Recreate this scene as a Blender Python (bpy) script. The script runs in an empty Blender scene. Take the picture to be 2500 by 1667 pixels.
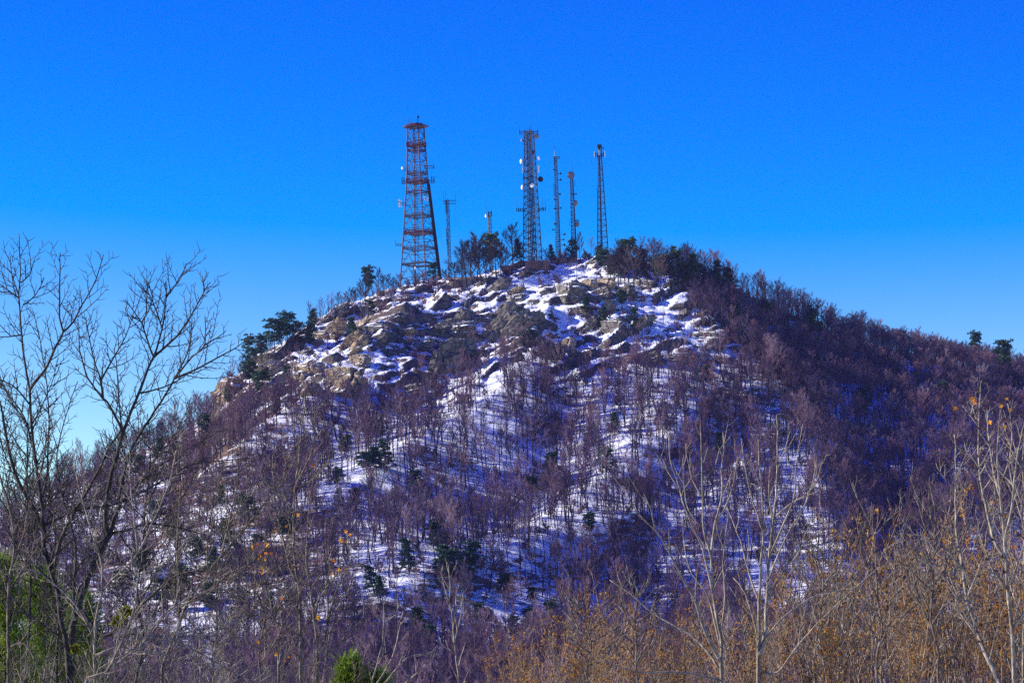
import bpy, math, random
import numpy as np
from mathutils import Vector, Matrix

random.seed(7)
rng = np.random.default_rng(7)
scene = bpy.context.scene
COL = scene.collection

# ------------------------------------------------------------------ camera
K = 2500 * 96.0 / 36.0            # photograph pixels per unit tangent
UC, VC = 1250.0, 1480.0           # where the level line of sight meets the picture
ROLL = math.radians(1.8)
CR, SR = math.cos(ROLL), math.sin(ROLL)
cam_d = bpy.data.cameras.new('camera')
cam = bpy.data.objects.new('camera', cam_d)
COL.objects.link(cam)
cam.location = (0, 0, 0)
cam.rotation_euler = (math.radians(90), ROLL, 0)
cam_d.lens = 96.0
cam_d.sensor_width = 36.0
cam_d.shift_y = (VC - 833.5) / 2500.0
cam_d.clip_start = 0.5
cam_d.clip_end = 30000
scene.camera = cam

# ------------------------------------------------------------------ sky, sun, exposure
SUN_EL, SUN_AZ = math.radians(27), math.radians(7)     # azimuth: 0 = from the left, positive = a little beyond the mountain
sun_dir = Vector((-math.cos(SUN_EL) * math.cos(SUN_AZ), math.cos(SUN_EL) * math.sin(SUN_AZ), math.sin(SUN_EL)))
world = bpy.data.worlds.new('World')
scene.world = world
world.use_nodes = True
wn, wl = world.node_tree.nodes, world.node_tree.links
wn.clear()
sky = wn.new('ShaderNodeTexSky')
sky.sky_type = 'NISHITA'
sky.sun_disc = False
sky.sun_elevation = SUN_EL
sky.sun_rotation = math.atan2(sun_dir.x, sun_dir.y)
sky.altitude = 300
sky.air_density = 0.7
sky.dust_density = 0.0
sky.ozone_density = 2.0
EXPOSURE = 0.95
SKY_STRENGTH = 0.1
SKY_GAIN = 1.0 / (SKY_STRENGTH * 2 ** EXPOSURE)
sep = wn.new('ShaderNodeSeparateColor')   # a polarised, strongly saturated blue over the whole sky
wl.new(sky.outputs[0], sep.inputs[0])
comb = wn.new('ShaderNodeCombineColor')
for i, (off, p, m) in enumerate(((2.1, 1.0, 0.29), (0.0, 2.2, 0.180 / 2.59 ** 2.2), (0.0, 0.5, 0.47))):
    o_ = wn.new('ShaderNodeMath'); o_.operation = 'SUBTRACT'; o_.inputs[1].default_value = off
    x_ = wn.new('ShaderNodeMath'); x_.operation = 'MAXIMUM'; x_.inputs[1].default_value = 0.0
    a = wn.new('ShaderNodeMath'); a.operation = 'POWER'; a.inputs[1].default_value = p
    b = wn.new('ShaderNodeMath'); b.operation = 'MULTIPLY'; b.inputs[1].default_value = m * SKY_GAIN
    wl.new(sep.outputs[i], o_.inputs[0]); wl.new(o_.outputs[0], x_.inputs[0]); wl.new(x_.outputs[0], a.inputs[0])
    wl.new(a.outputs[0], b.inputs[0]); wl.new(b.outputs[0], comb.inputs[i])
bg = wn.new('ShaderNodeBackground')
bg.inputs[1].default_value = SKY_STRENGTH
wo = wn.new('ShaderNodeOutputWorld')
wl.new(comb.outputs[0], bg.inputs[0]); wl.new(bg.outputs[0], wo.inputs[0])

sun_l = bpy.data.lights.new('sun', 'SUN')
sun_l.energy = 5.0
sun_l.angle = math.radians(0.5)
sun_l.color = (1.0, 0.93, 0.82)
sun = bpy.data.objects.new('sun', sun_l)
COL.objects.link(sun)
sun.location = (-300, 0, 400)
sun.rotation_euler = sun_dir.to_track_quat('Z', 'Y').to_euler()

vs = scene.view_settings
vs.view_transform = 'Standard'; vs.look = 'None'; vs.gamma = 1.0; vs.use_curve_mapping = False
vs.exposure = EXPOSURE
cy = scene.cycles
cy.max_bounces = 4; cy.diffuse_bounces = 2; cy.glossy_bounces = 2; cy.transmission_bounces = 2
cy.transparent_max_bounces = 4; cy.volume_bounces = 0
cy.use_adaptive_sampling = True
cy.adaptive_threshold = 0.006
cy.use_denoising = False

# ------------------------------------------------------------------ helpers
def P(u, v, Y):
    r, w = (u - UC) / K, (VC - v) / K
    return Vector(((r * CR + w * SR) * Y, Y, (-r * SR + w * CR) * Y))

def proj(X, Y, Z):
    x, z = X / Y, Z / Y
    return UC + (x * CR - z * SR) * K, VC - (x * SR + z * CR) * K

class MB:
    def __init__(s):
        s.v, s.f, s.m = [], [], []
    def tube(s, pts, rad, n=4, m=0, cap=True):
        b = len(s.v); k = len(pts); up = None
        for i in range(k):
            p = pts[i]
            a = pts[i - 1] if i > 0 else p
            c = pts[i + 1] if i < k - 1 else p
            tx, ty, tz = c[0] - a[0], c[1] - a[1], c[2] - a[2]
            l = math.sqrt(tx * tx + ty * ty + tz * tz) or 1e-9
            tx, ty, tz = tx / l, ty / l, tz / l
            if up is None:
                up = (0, 1, 0) if abs(ty) < 0.8 else (1, 0, 0)
            d = up[0] * tx + up[1] * ty + up[2] * tz
            ux, uy, uz = up[0] - d * tx, up[1] - d * ty, up[2] - d * tz
            l = math.sqrt(ux * ux + uy * uy + uz * uz) or 1e-9
            ux, uy, uz = ux / l, uy / l, uz / l
            up = (ux, uy, uz)
            wx, wy, wz = ty * uz - tz * uy, tz * ux - tx * uz, tx * uy - ty * ux
            r = rad[i]
            if i == k - 1 and cap == 'tip':
                s.v.append((p[0], p[1], p[2]))
                break
            for j in range(n):
                an = 2 * math.pi * j / n
                ca, sa = math.cos(an) * r, math.sin(an) * r
                s.v.append((p[0] + ux * ca + wx * sa, p[1] + uy * ca + wy * sa, p[2] + uz * ca + wz * sa))
        for i in range(k - 1):
            o = b + i * n
            if i == k - 2 and cap == 'tip':
                for j in range(n):
                    s.f.append((o + j, o + (j + 1) % n, o + n)); s.m.append(m)
                break
            for j in range(n):
                s.f.append((o + j, o + (j + 1) % n, o + n + (j + 1) % n, o + n + j)); s.m.append(m)
        if cap is True:
            s.f.append(tuple(b + j for j in reversed(range(n)))); s.m.append(m)
            s.f.append(tuple(b + (k - 1) * n + j for j in range(n))); s.m.append(m)
    def bar(s, a, b, w, m=0, n=4):
        s.tube([a, b], [w * 0.707, w * 0.707], n, m)
    def box(s, c, d, m=0, rz=0.0):
        b = len(s.v); co, si = math.cos(rz), math.sin(rz)
        for z in (-1, 1):
            for y in (-1, 1):
                for x in (-1, 1):
                    px, py = x * d[0] / 2, y * d[1] / 2
                    s.v.append((c[0] + px * co - py * si, c[1] + px * si + py * co, c[2] + z * d[2] / 2))
        for q in ((0, 2, 3, 1), (4, 5, 7, 6), (0, 1, 5, 4), (1, 3, 7, 5), (3, 2, 6, 7), (2, 0, 4, 6)):
            s.f.append(tuple(b + i for i in q)); s.m.append(m)
    def face(s, pts, m=0):
        b = len(s.v); s.v.extend(tuple(p) for p in pts)
        s.f.append(tuple(range(b, b + len(pts)))); s.m.append(m)
    def lathe(s, c, axis, prof, n=16, m=0):
        ax = Vector(axis).normalized()
        u = ax.orthogonal().normalized(); w = ax.cross(u)
        b = len(s.v); c = Vector(c)
        for (r, h) in prof:
            for j in range(n):
                a = 2 * math.pi * j / n
                s.v.append(tuple(c + ax * h + (u * math.cos(a) + w * math.sin(a)) * r))
        for i in range(len(prof) - 1):
            for j in range(n):
                s.f.append((b + i * n + j, b + i * n + (j + 1) % n, b + (i + 1) * n + (j + 1) % n, b + (i + 1) * n + j)); s.m.append(m)
        s.f.append(tuple(b + j for j in reversed(range(n)))); s.m.append(m)
        s.f.append(tuple(b + (len(prof) - 1) * n + j for j in range(n))); s.m.append(m)
    def mesh(s, name, mats, smooth=False):
        me = bpy.data.meshes.new(name)
        me.from_pydata(s.v, [], s.f)
        for mm in mats: me.materials.append(mm)
        if len(mats) > 1: me.polygons.foreach_set('material_index', s.m)
        if smooth: me.polygons.foreach_set('use_smooth', [True] * len(s.f))
        me.update()
        return me
    def build(s, name, mats, parent=None, smooth=False):
        if not isinstance(mats, (list, tuple)): mats = [mats]
        return link(name, s.mesh(name, mats, smooth), parent)

def link(name, data, parent=None):
    o = bpy.data.objects.new(name, data)
    COL.objects.link(o)
    if parent is not None: o.parent = parent
    return o

def tag(o, label=None, cat=None, group=None, kind=None):
    if label: o['label'] = label
    if cat: o['category'] = cat
    if group: o['group'] = group
    if kind: o['kind'] = kind
    return o

def empty(name, loc, label, cat, group=None, rz=0.0, sc=1.0):
    o = link(name, None); o.location = loc; o.rotation_euler = (0, 0, rz); o.scale = (sc, sc, sc)
    o.empty_display_size = 0.5
    return tag(o, label, cat, group)

# ------------------------------------------------------------------ noise
def _hash(ix, iy, seed):
    n = (ix.astype(np.int64) * 374761393 + iy.astype(np.int64) * 668265263 + seed * 974634777) & 0x7fffffff
    n = ((n ^ (n >> 13)) * 1274126177) & 0x7fffffff
    return (n ^ (n >> 16)) & 0x7fffffff

def perlin(x, y, seed=0):
    x = np.asarray(x, float); y = np.asarray(y, float)
    ix, iy = np.floor(x), np.floor(y)
    fx, fy = x - ix, y - iy
    def g(ox, oy):
        a = _hash(ix + ox, iy + oy, seed) * (2 * math.pi / 0x7fffffff)
        return np.cos(a) * (fx - ox) + np.sin(a) * (fy - oy)
    ux, uy = fx * fx * fx * (fx * (fx * 6 - 15) + 10), fy * fy * fy * (fy * (fy * 6 - 15) + 10)
    a = g(0, 0) * (1 - ux) + g(1, 0) * ux
    b = g(0, 1) * (1 - ux) + g(1, 1) * ux
    return (a * (1 - uy) + b * uy) * 1.5

def fbm(x, y, oct=4, seed=0, ridged=False):
    t = np.zeros_like(np.asarray(x, float) + np.asarray(y, float)); a = 1.0; s = 0.0; f = 1.0
    for i in range(oct):
        p = perlin(x * f, y * f, seed + i * 17)
        if ridged: p = 1 - 2 * np.abs(p)
        t = t + p * a; s += a; a *= 0.5; f *= 2.03
    return t / s

def smooth(a, b, x):
    t = np.clip((np.asarray(x, float) - a) / (b - a), 0, 1)
    return t * t * (3 - 2 * t)

# ------------------------------------------------------------------ the mountain's height field
SKY = [(-900, 1500, 880), (-500, 1400, 890), (-200, 1310, 895), (0, 1250, 900), (150, 1185, 905), (260, 1130, 915), (360, 1090, 925), (440, 1050, 935),
       (505, 1015, 940), (530, 975, 945), (556, 945, 950), (590, 915, 955), (640, 872, 960), (700, 830, 965), (770, 785, 972),
       (830, 757, 978), (890, 733, 985), (950, 708, 990), (1010, 697, 995), (1080, 692, 1000), (1150, 676, 1002),
       (1230, 656, 1004), (1320, 641, 1005), (1400, 632, 1005), (1480, 632, 1005), (1560, 642, 1006), (1650, 662, 1008),
       (1750, 694, 1012), (1850, 734, 1016), (1950, 774, 1020), (2050, 812, 1026), (2150, 848, 1032), (2250, 873, 1038),
       (2350, 893, 1044), (2450, 910, 1050), (2550, 925, 1056), (2800, 960, 1070), (3200, 1000, 1080)]
_sp = [P(*a) for a in SKY]
SX = np.array([p.x for p in _sp]); SZ = np.array([p.z for p in _sp]); SY = np.array([p.y for p in _sp])

def H_base(X, Y):
    X = np.asarray(X, float); Y = np.asarray(Y, float)
    zr = np.interp(X, SX, SZ); yr = np.interp(X, SX, SY)
    y0 = 690 + 18 * np.sin(X / 70.0)
    z0 = -14.0
    t = (Y - y0) / (yr - y0)
    tc = np.clip(t, 0, 1)
    prof = 0.16 * tc + 0.84 * (tc ** 1.12)
    face = z0 + (zr - z0) * prof
    behind = zr - (np.maximum(Y - yr, 0) ** 1.15) * 0.25
    z = np.where(t <= 1, face, np.maximum(behind, -40))
    # foreground ground: a rise under the camera, then a valley
    NY, NZ = [-400, 0, 40, 70, 150, 300, 450, 560, 640, 700], [-1.7, -1.7, -1.95, -3.0, -12, -24, -26, -23, -17.5, -13.8]
    near = np.interp(Y, NY, NZ) + (z0 - np.interp(y0, NY, NZ)) * smooth(560, 690, Y)
    return np.where(t <= 0, near, z)

def hit_with(Hf, u, v, y0=420, y1=1120, n=700):
    d = P(u, v, 1.0)
    Y = np.linspace(y0, y1, n)
    g = Hf(d.x * Y, Y) - d.z * Y
    k = np.where(g > 0)[0]
    if len(k) == 0:
        return None
    i = max(k[0], 1)
    a, b = g[i - 1], g[i]
    y = Y[i - 1] + (Y[i] - Y[i - 1]) * (0 - a) / (b - a if b != a else 1)
    return Vector((d.x * y, y, d.z * y))

SPURS = [  # picture-plane waypoints of spurs and gullies on the face, height, half width
    ([(1560, 655), (1680, 790), (1800, 890), (1930, 990), (1970, 1110), (2010, 1260), (2060, 1400)], 13, 30),
    ([(1730, 740), (1930, 900), (2130, 1050), (2180, 1250), (2150, 1450)], -11, 42),
    ([(1700, 1010), (1640, 1095), (1560, 1130), (1480, 1190), (1380, 1255), (1285, 1322), (1160, 1365), (1000, 1410)], 9, 20),
    ([(1560, 1280), (1400, 1347), (1278, 1388), (1176, 1410), (1040, 1475), (940, 1530)], 8, 18),
    ([(1400, 850), (1395, 1000), (1375, 1110), (1310, 1230), (1200, 1310), (1080, 1370)], -9, 17),
    ([(1330, 800), (1270, 930), (1180, 1030), (1050, 1110), (920, 1200), (800, 1290)], 8, 24),
    ([(1240, 780), (1130, 900), (1000, 1000), (860, 1090), (700, 1200)], -5, 15),
    ([(1060, 720), (960, 850), (860, 950), (700, 1060), (560, 1160)], 8, 24),
    ([(880, 780), (760, 900), (640, 1010), (480, 1120)], -5, 16),
    ([(1800, 1080), (1700, 1180), (1640, 1250), (1560, 1400)], -9, 22),
    ([(2250, 900), (2330, 1050), (2380, 1250), (2400, 1450)], 8, 35),
]
_sw = []
for pts, A, w in SPURS:
    q = [hit_with(H_base, u, v) for (u, v) in pts]
    q = [p for p in q if p is not None]
    _sw.append((np.array([(p.x, p.y) for p in q]), A, w))

def spur_field(X, Y):
    tot = np.zeros_like(X)
    for q, A, w in _sw:
        d = np.full(X.shape, 1e9)
        for i in range(len(q) - 1):
            ax, ay = q[i]; bx, by = q[i + 1]
            dx, dy = bx - ax, by - ay
            t = np.clip(((X - ax) * dx + (Y - ay) * dy) / (dx * dx + dy * dy), 0, 1)
            d = np.minimum(d, np.hypot(X - ax - t * dx, Y - ay - t * dy))
        tot = tot + A * np.exp(-np.sqrt(d * d + 9) / w)
    return tot

def rocky(X, Y):
    """how craggy the ground is: 1 on the ledges of the upper face, 0 in the woods"""
    z = H_base(X, Y)
    u, v = proj(X, np.maximum(Y, 50), z)
    wob = 45 * perlin(X / 30, Y / 30, 5)
    low = np.interp(u, [300, 520, 700, 900, 1100, 1300, 1500, 1700, 1900, 2000], [0, 1010, 1030, 1010, 990, 930, 940, 930, 900, 0])
    m = smooth(40, -70, v - low + wob) * smooth(2060, 1800, u + wob) * (Y > 500)
    return m

def H(X, Y):
    X = np.asarray(X, float); Y = np.asarray(Y, float)
    z = H_base(X, Y)
    yr = np.interp(X, SX, SY)
    onface = smooth(640, 740, Y) * smooth(2, 45, yr - Y)
    z = z + spur_field(X, Y) * onface
    far = smooth(560, 700, Y)
    z = z + far * onface * 3.5 * fbm(X / 45, Y / 45, 3, 11)
    r = rocky(X, Y) * smooth(-12, 8, yr - Y) * smooth(1, 12, np.abs(yr - Y) + 5)
    # strata: ledges stepping up the face, running diagonally
    left_w = smooth(-15, -75, X)
    for (cx_, wt, per, sd) in ((-0.75, 1 - left_w, 12.5, 31), (0.55, left_w, 11.0, 131)):
        q = (Y * 0.8 + X * cx_) / per + 2.0 * fbm(X / 34, Y / 34, 3, sd)
        fr = q - np.floor(q)
        step = (smooth(0.0, 0.16, fr) - fr)
        z = z + r * wt * (5.2 * step * np.clip(0.40 + 1.5 * fbm(X / 17, Y / 17, 2, 41), 0, 1.4))
    s2 = (Y * 0.8 - X * 0.35) / 5.2 + 0.9 * fbm(X / 12, Y / 12, 3, 33)
    f2 = s2 - np.floor(s2)
    z = z + r * 2.2 * (smooth(0.0, 0.2, f2) - f2) * np.clip(0.4 + 1.2 * fbm(X / 14, Y / 14, 2, 43), 0, 1.2)
    z = z + r * (0.9 * fbm(X / 7.5, Y / 7.5, 3, 51, ridged=True) + 0.6 * fbm(X / 2.6, Y / 2.6, 2, 57, ridged=True))
    z = z + smooth(500, 640, Y) * smooth(-25, 0, yr - Y) * (0.35 * fbm(X / 4.0, Y / 4.0, 2, 61))
    return z

def ground_z(x, y):
    return float(H(np.array([x]), np.array([y]))[0])

def hit(u, v, y0=420):
    return hit_with(H, u, v, y0=y0)

# ------------------------------------------------------------------ materials
def mat(name):
    m = bpy.data.materials.new(name); m.use_nodes = True
    n, l = m.node_tree.nodes, m.node_tree.links
    b = n['Principled BSDF']
    b.inputs['Roughness'].default_value = 0.85
    if 'Specular IOR Level' in b.inputs: b.inputs['Specular IOR Level'].default_value = 0.25
    return m, n, l, b

def node(n, typ, **kw):
    o = n.new(typ)
    for k, v in kw.items(): setattr(o, k, v)
    return o

def math_n(n, l, op, a, b=None, clamp=False):
    o = n.new('ShaderNodeMath'); o.operation = op; o.use_clamp = clamp
    for i, s in enumerate((a, b)):
        if s is None: continue
        if isinstance(s, (int, float)): o.inputs[i].default_value = s
        else: l.new(s, o.inputs[i])
    return o.outputs[0]

def ramp(n, l, fac, stops):
    o = n.new('ShaderNodeValToRGB')
    e = o.color_ramp.elements
    while len(e) < len(stops): e.new(0.5)
    for x, (p, c) in zip(e, stops):
        x.position = p; x.color = (*c, 1) if len(c) == 3 else c
    l.new(fac, o.inputs[0])
    return o.outputs[0]

def mixc(n, l, fac, a, b, typ='MIX'):
    o = n.new('ShaderNodeMix'); o.data_type = 'RGBA'; o.blend_type = typ
    if isinstance(fac, (int, float)): o.inputs[0].default_value = fac
    else: l.new(fac, o.inputs[0])
    for i, s in ((6, a), (7, b)):
        if isinstance(s, tuple): o.inputs[i].default_value = (*s, 1)
        else: l.new(s, o.inputs[i])
    return o.outputs[2]

def noise(n, l, vec, scale, detail=4, rough=0.6):
    o = n.new('ShaderNodeTexNoise')
    o.inputs['Scale'].default_value = scale; o.inputs['Detail'].default_value = detail; o.inputs['Roughness'].default_value = rough
    if vec is not None: l.new(vec, o.inputs['Vector'])
    return o.outputs[0]

def mapped(n, l, vec, scale=(1, 1, 1), rot=(0, 0, 0)):
    o = n.new('ShaderNodeMapping'); o.inputs['Scale'].default_value = scale; o.inputs['Rotation'].default_value = rot
    l.new(vec, o.inputs[0])
    return o.outputs[0]

SNOW = (0.86, 0.88, 0.92)

def make_ground():
    m, n, l, b = mat('snowy_hillside')
    geo = n.new('ShaderNodeNewGeometry')
    pos = geo.outputs['Position']
    sx = n.new('ShaderNodeSeparateXYZ'); l.new(geo.outputs['Normal'], sx.inputs[0])
    nz = sx.outputs[2]
    at = node(n, 'ShaderNodeAttribute', attribute_name='rocky')
    at2 = node(n, 'ShaderNodeAttribute', attribute_name='snow')
    big = noise(n, l, pos, 0.035, 3)
    strat = noise(n, l, mapped(n, l, pos, (0.22, 0.3, 0.9), (0, 0, 0.5)), 1.0, 5, 0.68)
    fine = noise(n, l, pos, 1.5, 5, 0.75)
    a = math_n(n, l, 'MULTIPLY', big, 0.35)
    a = math_n(n, l, 'ADD', a, math_n(n, l, 'MULTIPLY', strat, 0.75))
    a = math_n(n, l, 'ADD', a, math_n(n, l, 'MULTIPLY', fine, 0.45))
    a = math_n(n, l, 'ADD', a, math_n(n, l, 'MULTIPLY', math_n(n, l, 'SUBTRACT', nz, 0.80), 1.15))
    a = math_n(n, l, 'ADD', a, math_n(n, l, 'MULTIPLY', math_n(n, l, 'SUBTRACT', at2.outputs['Fac'], 0.5), 0.5))
    snow = ramp(n, l, a, [(0.74, (0, 0, 0)), (0.805, (1, 1, 1))])
    litter = ramp(n, l, fine, [(0.3, (0.055, 0.032, 0.026)), (0.5, (0.13, 0.075, 0.052)), (0.72, (0.24, 0.15, 0.10))])
    rk = noise(n, l, mapped(n, l, pos, (0.5, 0.5, 1.4)), 0.8, 6, 0.7)
    rock = ramp(n, l, rk, [(0.34, (0.025, 0.02, 0.02)), (0.48, (0.085, 0.07, 0.06)), (0.66, (0.21, 0.17, 0.13)), (0.8, (0.14, 0.125, 0.115))])
    steep = math_n(n, l, 'SUBTRACT', 1.0, nz)
    rf = ramp(n, l, math_n(n, l, 'ADD', math_n(n, l, 'MULTIPLY', steep, 1.3), math_n(n, l, 'MULTIPLY', at.outputs['Fac'], 0.17)), [(0.40, (0, 0, 0)), (0.55, (1, 1, 1))])
    base = mixc(n, l, rf, litter, rock)
    col = mixc(n, l, snow, base, SNOW)
    l.new(col, b.inputs['Base Color'])
    bp = n.new('ShaderNodeBump'); bp.inputs['Strength'].default_value = 0.9; bp.inputs['Distance'].default_value = 0.9
    l.new(math_n(n, l, 'ADD', strat, math_n(n, l, 'MULTIPLY', fine, 0.5)), bp.inputs['Height'])
    l.new(bp.outputs[0], b.inputs['Normal'])
    return m

def make_rock(tan=False):
    m, n, l, b = mat('tan_rock' if tan else 'grey_rock')
    geo = n.new('ShaderNodeNewGeometry'); pos = geo.outputs['Position']
    sx = n.new('ShaderNodeSeparateXYZ'); l.new(geo.outputs['Normal'], sx.inputs[0])
    rk = noise(n, l, mapped(n, l, pos, (0.6, 0.6, 0.35)), 0.9, 7, 0.72)
    fine = noise(n, l, pos, 2.2, 5, 0.7)
    if tan:
        col = ramp(n, l, rk, [(0.32, (0.06, 0.042, 0.03)), (0.46, (0.23, 0.165, 0.105)), (0.62, (0.40, 0.30, 0.19)), (0.78, (0.24, 0.20, 0.15))])
    else:
        col = ramp(n, l, rk, [(0.32, (0.03, 0.026, 0.025)), (0.46, (0.115, 0.10, 0.09)), (0.62, (0.25, 0.215, 0.185)), (0.8, (0.17, 0.155, 0.145))])
    ck = n.new('ShaderNodeTexVoronoi'); ck.feature = 'DISTANCE_TO_EDGE'; ck.inputs['Scale'].default_value = 0.42
    l.new(mapped(n, l, pos, (0.6, 0.6, 1.5), (0.3, -0.5, 0)), ck.inputs['Vector'])
    col = mixc(n, l, ramp(n, l, math_n(n, l, 'ADD', ck.outputs[0], math_n(n, l, 'MULTIPLY', fine, 0.12)), [(0.06, (1, 1, 1)), (0.13, (0, 0, 0))]), col, (0.03, 0.026, 0.024))
    a = math_n(n, l, 'ADD', sx.outputs[2], math_n(n, l, 'MULTIPLY', math_n(n, l, 'SUBTRACT', fine, 0.5), 0.9))
    snow = ramp(n, l, a, [(0.76, (0, 0, 0)), (0.84, (1, 1, 1))])
    l.new(mixc(n, l, snow, col, SNOW), b.inputs['Base Color'])
    bp = n.new('ShaderNodeBump'); bp.inputs['Strength'].default_value = 0.8; bp.inputs['Distance'].default_value = 0.5
    l.new(math_n(n, l, 'ADD', rk, math_n(n, l, 'MULTIPLY', fine, 0.5)), bp.inputs['Height'])
    l.new(bp.outputs[0], b.inputs['Normal'])
    return m

def make_far_bark(name, stops, twig=False):
    m, n, l, b = mat(name)
    oi = n.new('ShaderNodeObjectInfo')
    geo = n.new('ShaderNodeNewGeometry')
    ns = noise(n, l, geo.outputs['Position'], 0.9, 3)
    f = math_n(n, l, 'ADD', math_n(n, l, 'MULTIPLY', oi.outputs['Random'], 0.7), math_n(n, l, 'MULTIPLY', ns, 0.3))
    l.new(ramp(n, l, f, stops), b.inputs['Base Color'])
    return m

def make_plain(name, col, rough=0.6, metal=0.0, var=0.25, scale=2.0):
    m, n, l, b = mat(name)
    tc = n.new('ShaderNodeTexCoord')
    ns = noise(n, l, tc.outputs['Object'], scale, 5, 0.65)
    d = tuple(c * (1 - var) for c in col); e = tuple(min(1, c * (1 + var)) for c in col)
    l.new(ramp(n, l, ns, [(0.32, d), (0.68, e)]), b.inputs['Base Color'])
    b.inputs['Roughness'].default_value = rough; b.inputs['Metallic'].default_value = metal
    return m

def make_near_bark(name, stops, lich=0.0, vary=False):
    m, n, l, b = mat(name)
    tc = n.new('ShaderNodeTexCoord')
    ns = noise(n, l, mapped(n, l, tc.outputs['Object'], (1, 1, 0.35)), 22, 6, 0.7)
    col = ramp(n, l, ns, stops)
    if lich > 0:
        n2 = noise(n, l, tc.outputs['Object'], 7, 4, 0.7)
        col = mixc(n, l, ramp(n, l, n2, [(0.56, (0, 0, 0)), (0.64, (lich, lich, lich))]), col, (0.42, 0.42, 0.36))
    if vary:
        oi = n.new('ShaderNodeObjectInfo')
        col = mixc(n, l, 1.0, col, ramp(n, l, oi.outputs['Random'], [(0.0, (0.16, 0.13, 0.12)), (0.5, (0.85, 0.8, 0.74)), (1.0, (1.6, 1.5, 1.35))]), 'MULTIPLY')
    l.new(col, b.inputs['Base Color'])
    bp = n.new('ShaderNodeBump'); bp.inputs['Strength'].default_value = 0.5; bp.inputs['Distance'].default_value = 0.01
    l.new(ns, bp.inputs['Height']); l.new(bp.outputs[0], b.inputs['Normal'])
    return m

def make_leaf(name, stops, trans=0.35):
    m, n, l, b = mat(name)
    geo = n.new('ShaderNodeNewGeometry'); oi = n.new('ShaderNodeObjectInfo')
    f = math_n(n, l, 'FRACT', math_n(n, l, 'ADD', geo.outputs['Random Per Island'], oi.outputs['Random']))
    col = ramp(n, l, f, stops)
    l.new(col, b.inputs['Base Color'])
    b.inputs['Roughness'].default_value = 0.6
    tr = n.new('ShaderNodeBsdfTranslucent'); l.new(col, tr.inputs[0])
    mx = n.new('ShaderNodeMixShader'); mx.inputs[0].default_value = trans
    l.new(b.outputs[0], mx.inputs[1]); l.new(tr.outputs[0], mx.inputs[2])
    l.new(mx.outputs[0], n['Material Output'].inputs[0])
    return m

M = {}
M['ground'] = make_ground()
M['rock'] = make_rock(False)
M['tan_rock'] = make_rock(True)
M['far_trunk'] = make_far_bark('far_bark', [(0.15, (0.018, 0.012, 0.013)), (0.5, (0.036, 0.024, 0.025)), (0.9, (0.085, 0.06, 0.058))])
M['far_twig'] = make_far_bark('far_twigs', [(0.10, (0.042, 0.026, 0.044)), (0.35, (0.092, 0.054, 0.090)), (0.65, (0.165, 0.08, 0.11)), (0.92, (0.22, 0.175, 0.225))])
M['lone_twig'] = make_far_bark('lone_tree_twigs', [(0.10, (0.022, 0.017, 0.022)), (0.5, (0.045, 0.033, 0.04)), (0.9, (0.085, 0.062, 0.066))])
M['needle'] = make_leaf('pine_needles', [(0.0, (0.012, 0.040, 0.024)), (0.5, (0.026, 0.078, 0.038)), (1.0, (0.06, 0.115, 0.042))], 0.15)
M['bark'] = make_near_bark('pale_bark', [(0.3, (0.032, 0.022, 0.018)), (0.5, (0.10, 0.074, 0.056)), (0.7, (0.30, 0.24, 0.18))], 0.45)
M['bark2'] = make_near_bark('grey_bark', [(0.3, (0.05, 0.038, 0.03)), (0.5, (0.20, 0.16, 0.125)), (0.7, (0.50, 0.43, 0.34))], 0.4)
M['sap_stem'] = make_near_bark('sapling_bark', [(0.3, (0.055, 0.038, 0.028)), (0.5, (0.19, 0.14, 0.095)), (0.7, (0.42, 0.34, 0.25))], 0.2, True)
M['sap_twig'] = make_near_bark('sapling_twigs', [(0.3, (0.045, 0.027, 0.018)), (0.5, (0.19, 0.118, 0.07)), (0.7, (0.40, 0.29, 0.19))], 0.0, True)
M['dark_bark'] = make_near_bark('dark_bark', [(0.3, (0.014, 0.010, 0.009)), (0.5, (0.034, 0.026, 0.022)), (0.7, (0.10, 0.082, 0.064))], 0.15)
M['orange_leaf'] = make_leaf('orange_leaves', [(0.0, (0.62, 0.16, 0.015)), (0.45, (0.75, 0.27, 0.02)), (0.8, (0.72, 0.38, 0.03)), (1.0, (0.45, 0.08, 0.012))], 0.45)
M['brown_leaf'] = make_leaf('brown_leaves', [(0.0, (0.05, 0.022, 0.012)), (0.3, (0.20, 0.07, 0.016)), (0.55, (0.42, 0.16, 0.02)), (0.75, (0.52, 0.29, 0.03)), (1.0, (0.40, 0.28, 0.15))], 0.5)
M['dry_leaf'] = make_leaf('shrivelled_leaves', [(0.0, (0.03, 0.018, 0.012)), (0.6, (0.08, 0.04, 0.022)), (1.0, (0.16, 0.08, 0.035))], 0.2)
M['near_needle'] = make_leaf('cedar_foliage', [(0.0, (0.05, 0.11, 0.012)), (0.5, (0.16, 0.25, 0.02)), (1.0, (0.30, 0.37, 0.03))], 0.25)
M['mistletoe'] = make_leaf('mistletoe_leaves', [(0.0, (0.10, 0.11, 0.012)), (0.5, (0.19, 0.19, 0.015)), (1.0, (0.32, 0.28, 0.03))], 0.3)
M['red_steel'] = make_plain('red_painted_steel', (0.042, 0.003, 0.018), 0.65, 0.0, 0.4)
M['steel'] = make_plain('galvanised_steel', (0.032, 0.037, 0.058), 0.6, 0.2)
M['dark_steel'] = make_plain('dark_steel', (0.013, 0.012, 0.015), 0.7, 0.1)
M['white'] = make_plain('white_fibreglass', (0.8, 0.8, 0.78), 0.4, 0.0, 0.06)
M['grey_dish'] = make_plain('grey_radome', (0.17, 0.15, 0.16), 0.5, 0.0, 0.12)
M['hut'] = make_plain('hut_wall', (0.22, 0.19, 0.17), 0.8, 0.0, 0.15)
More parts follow.
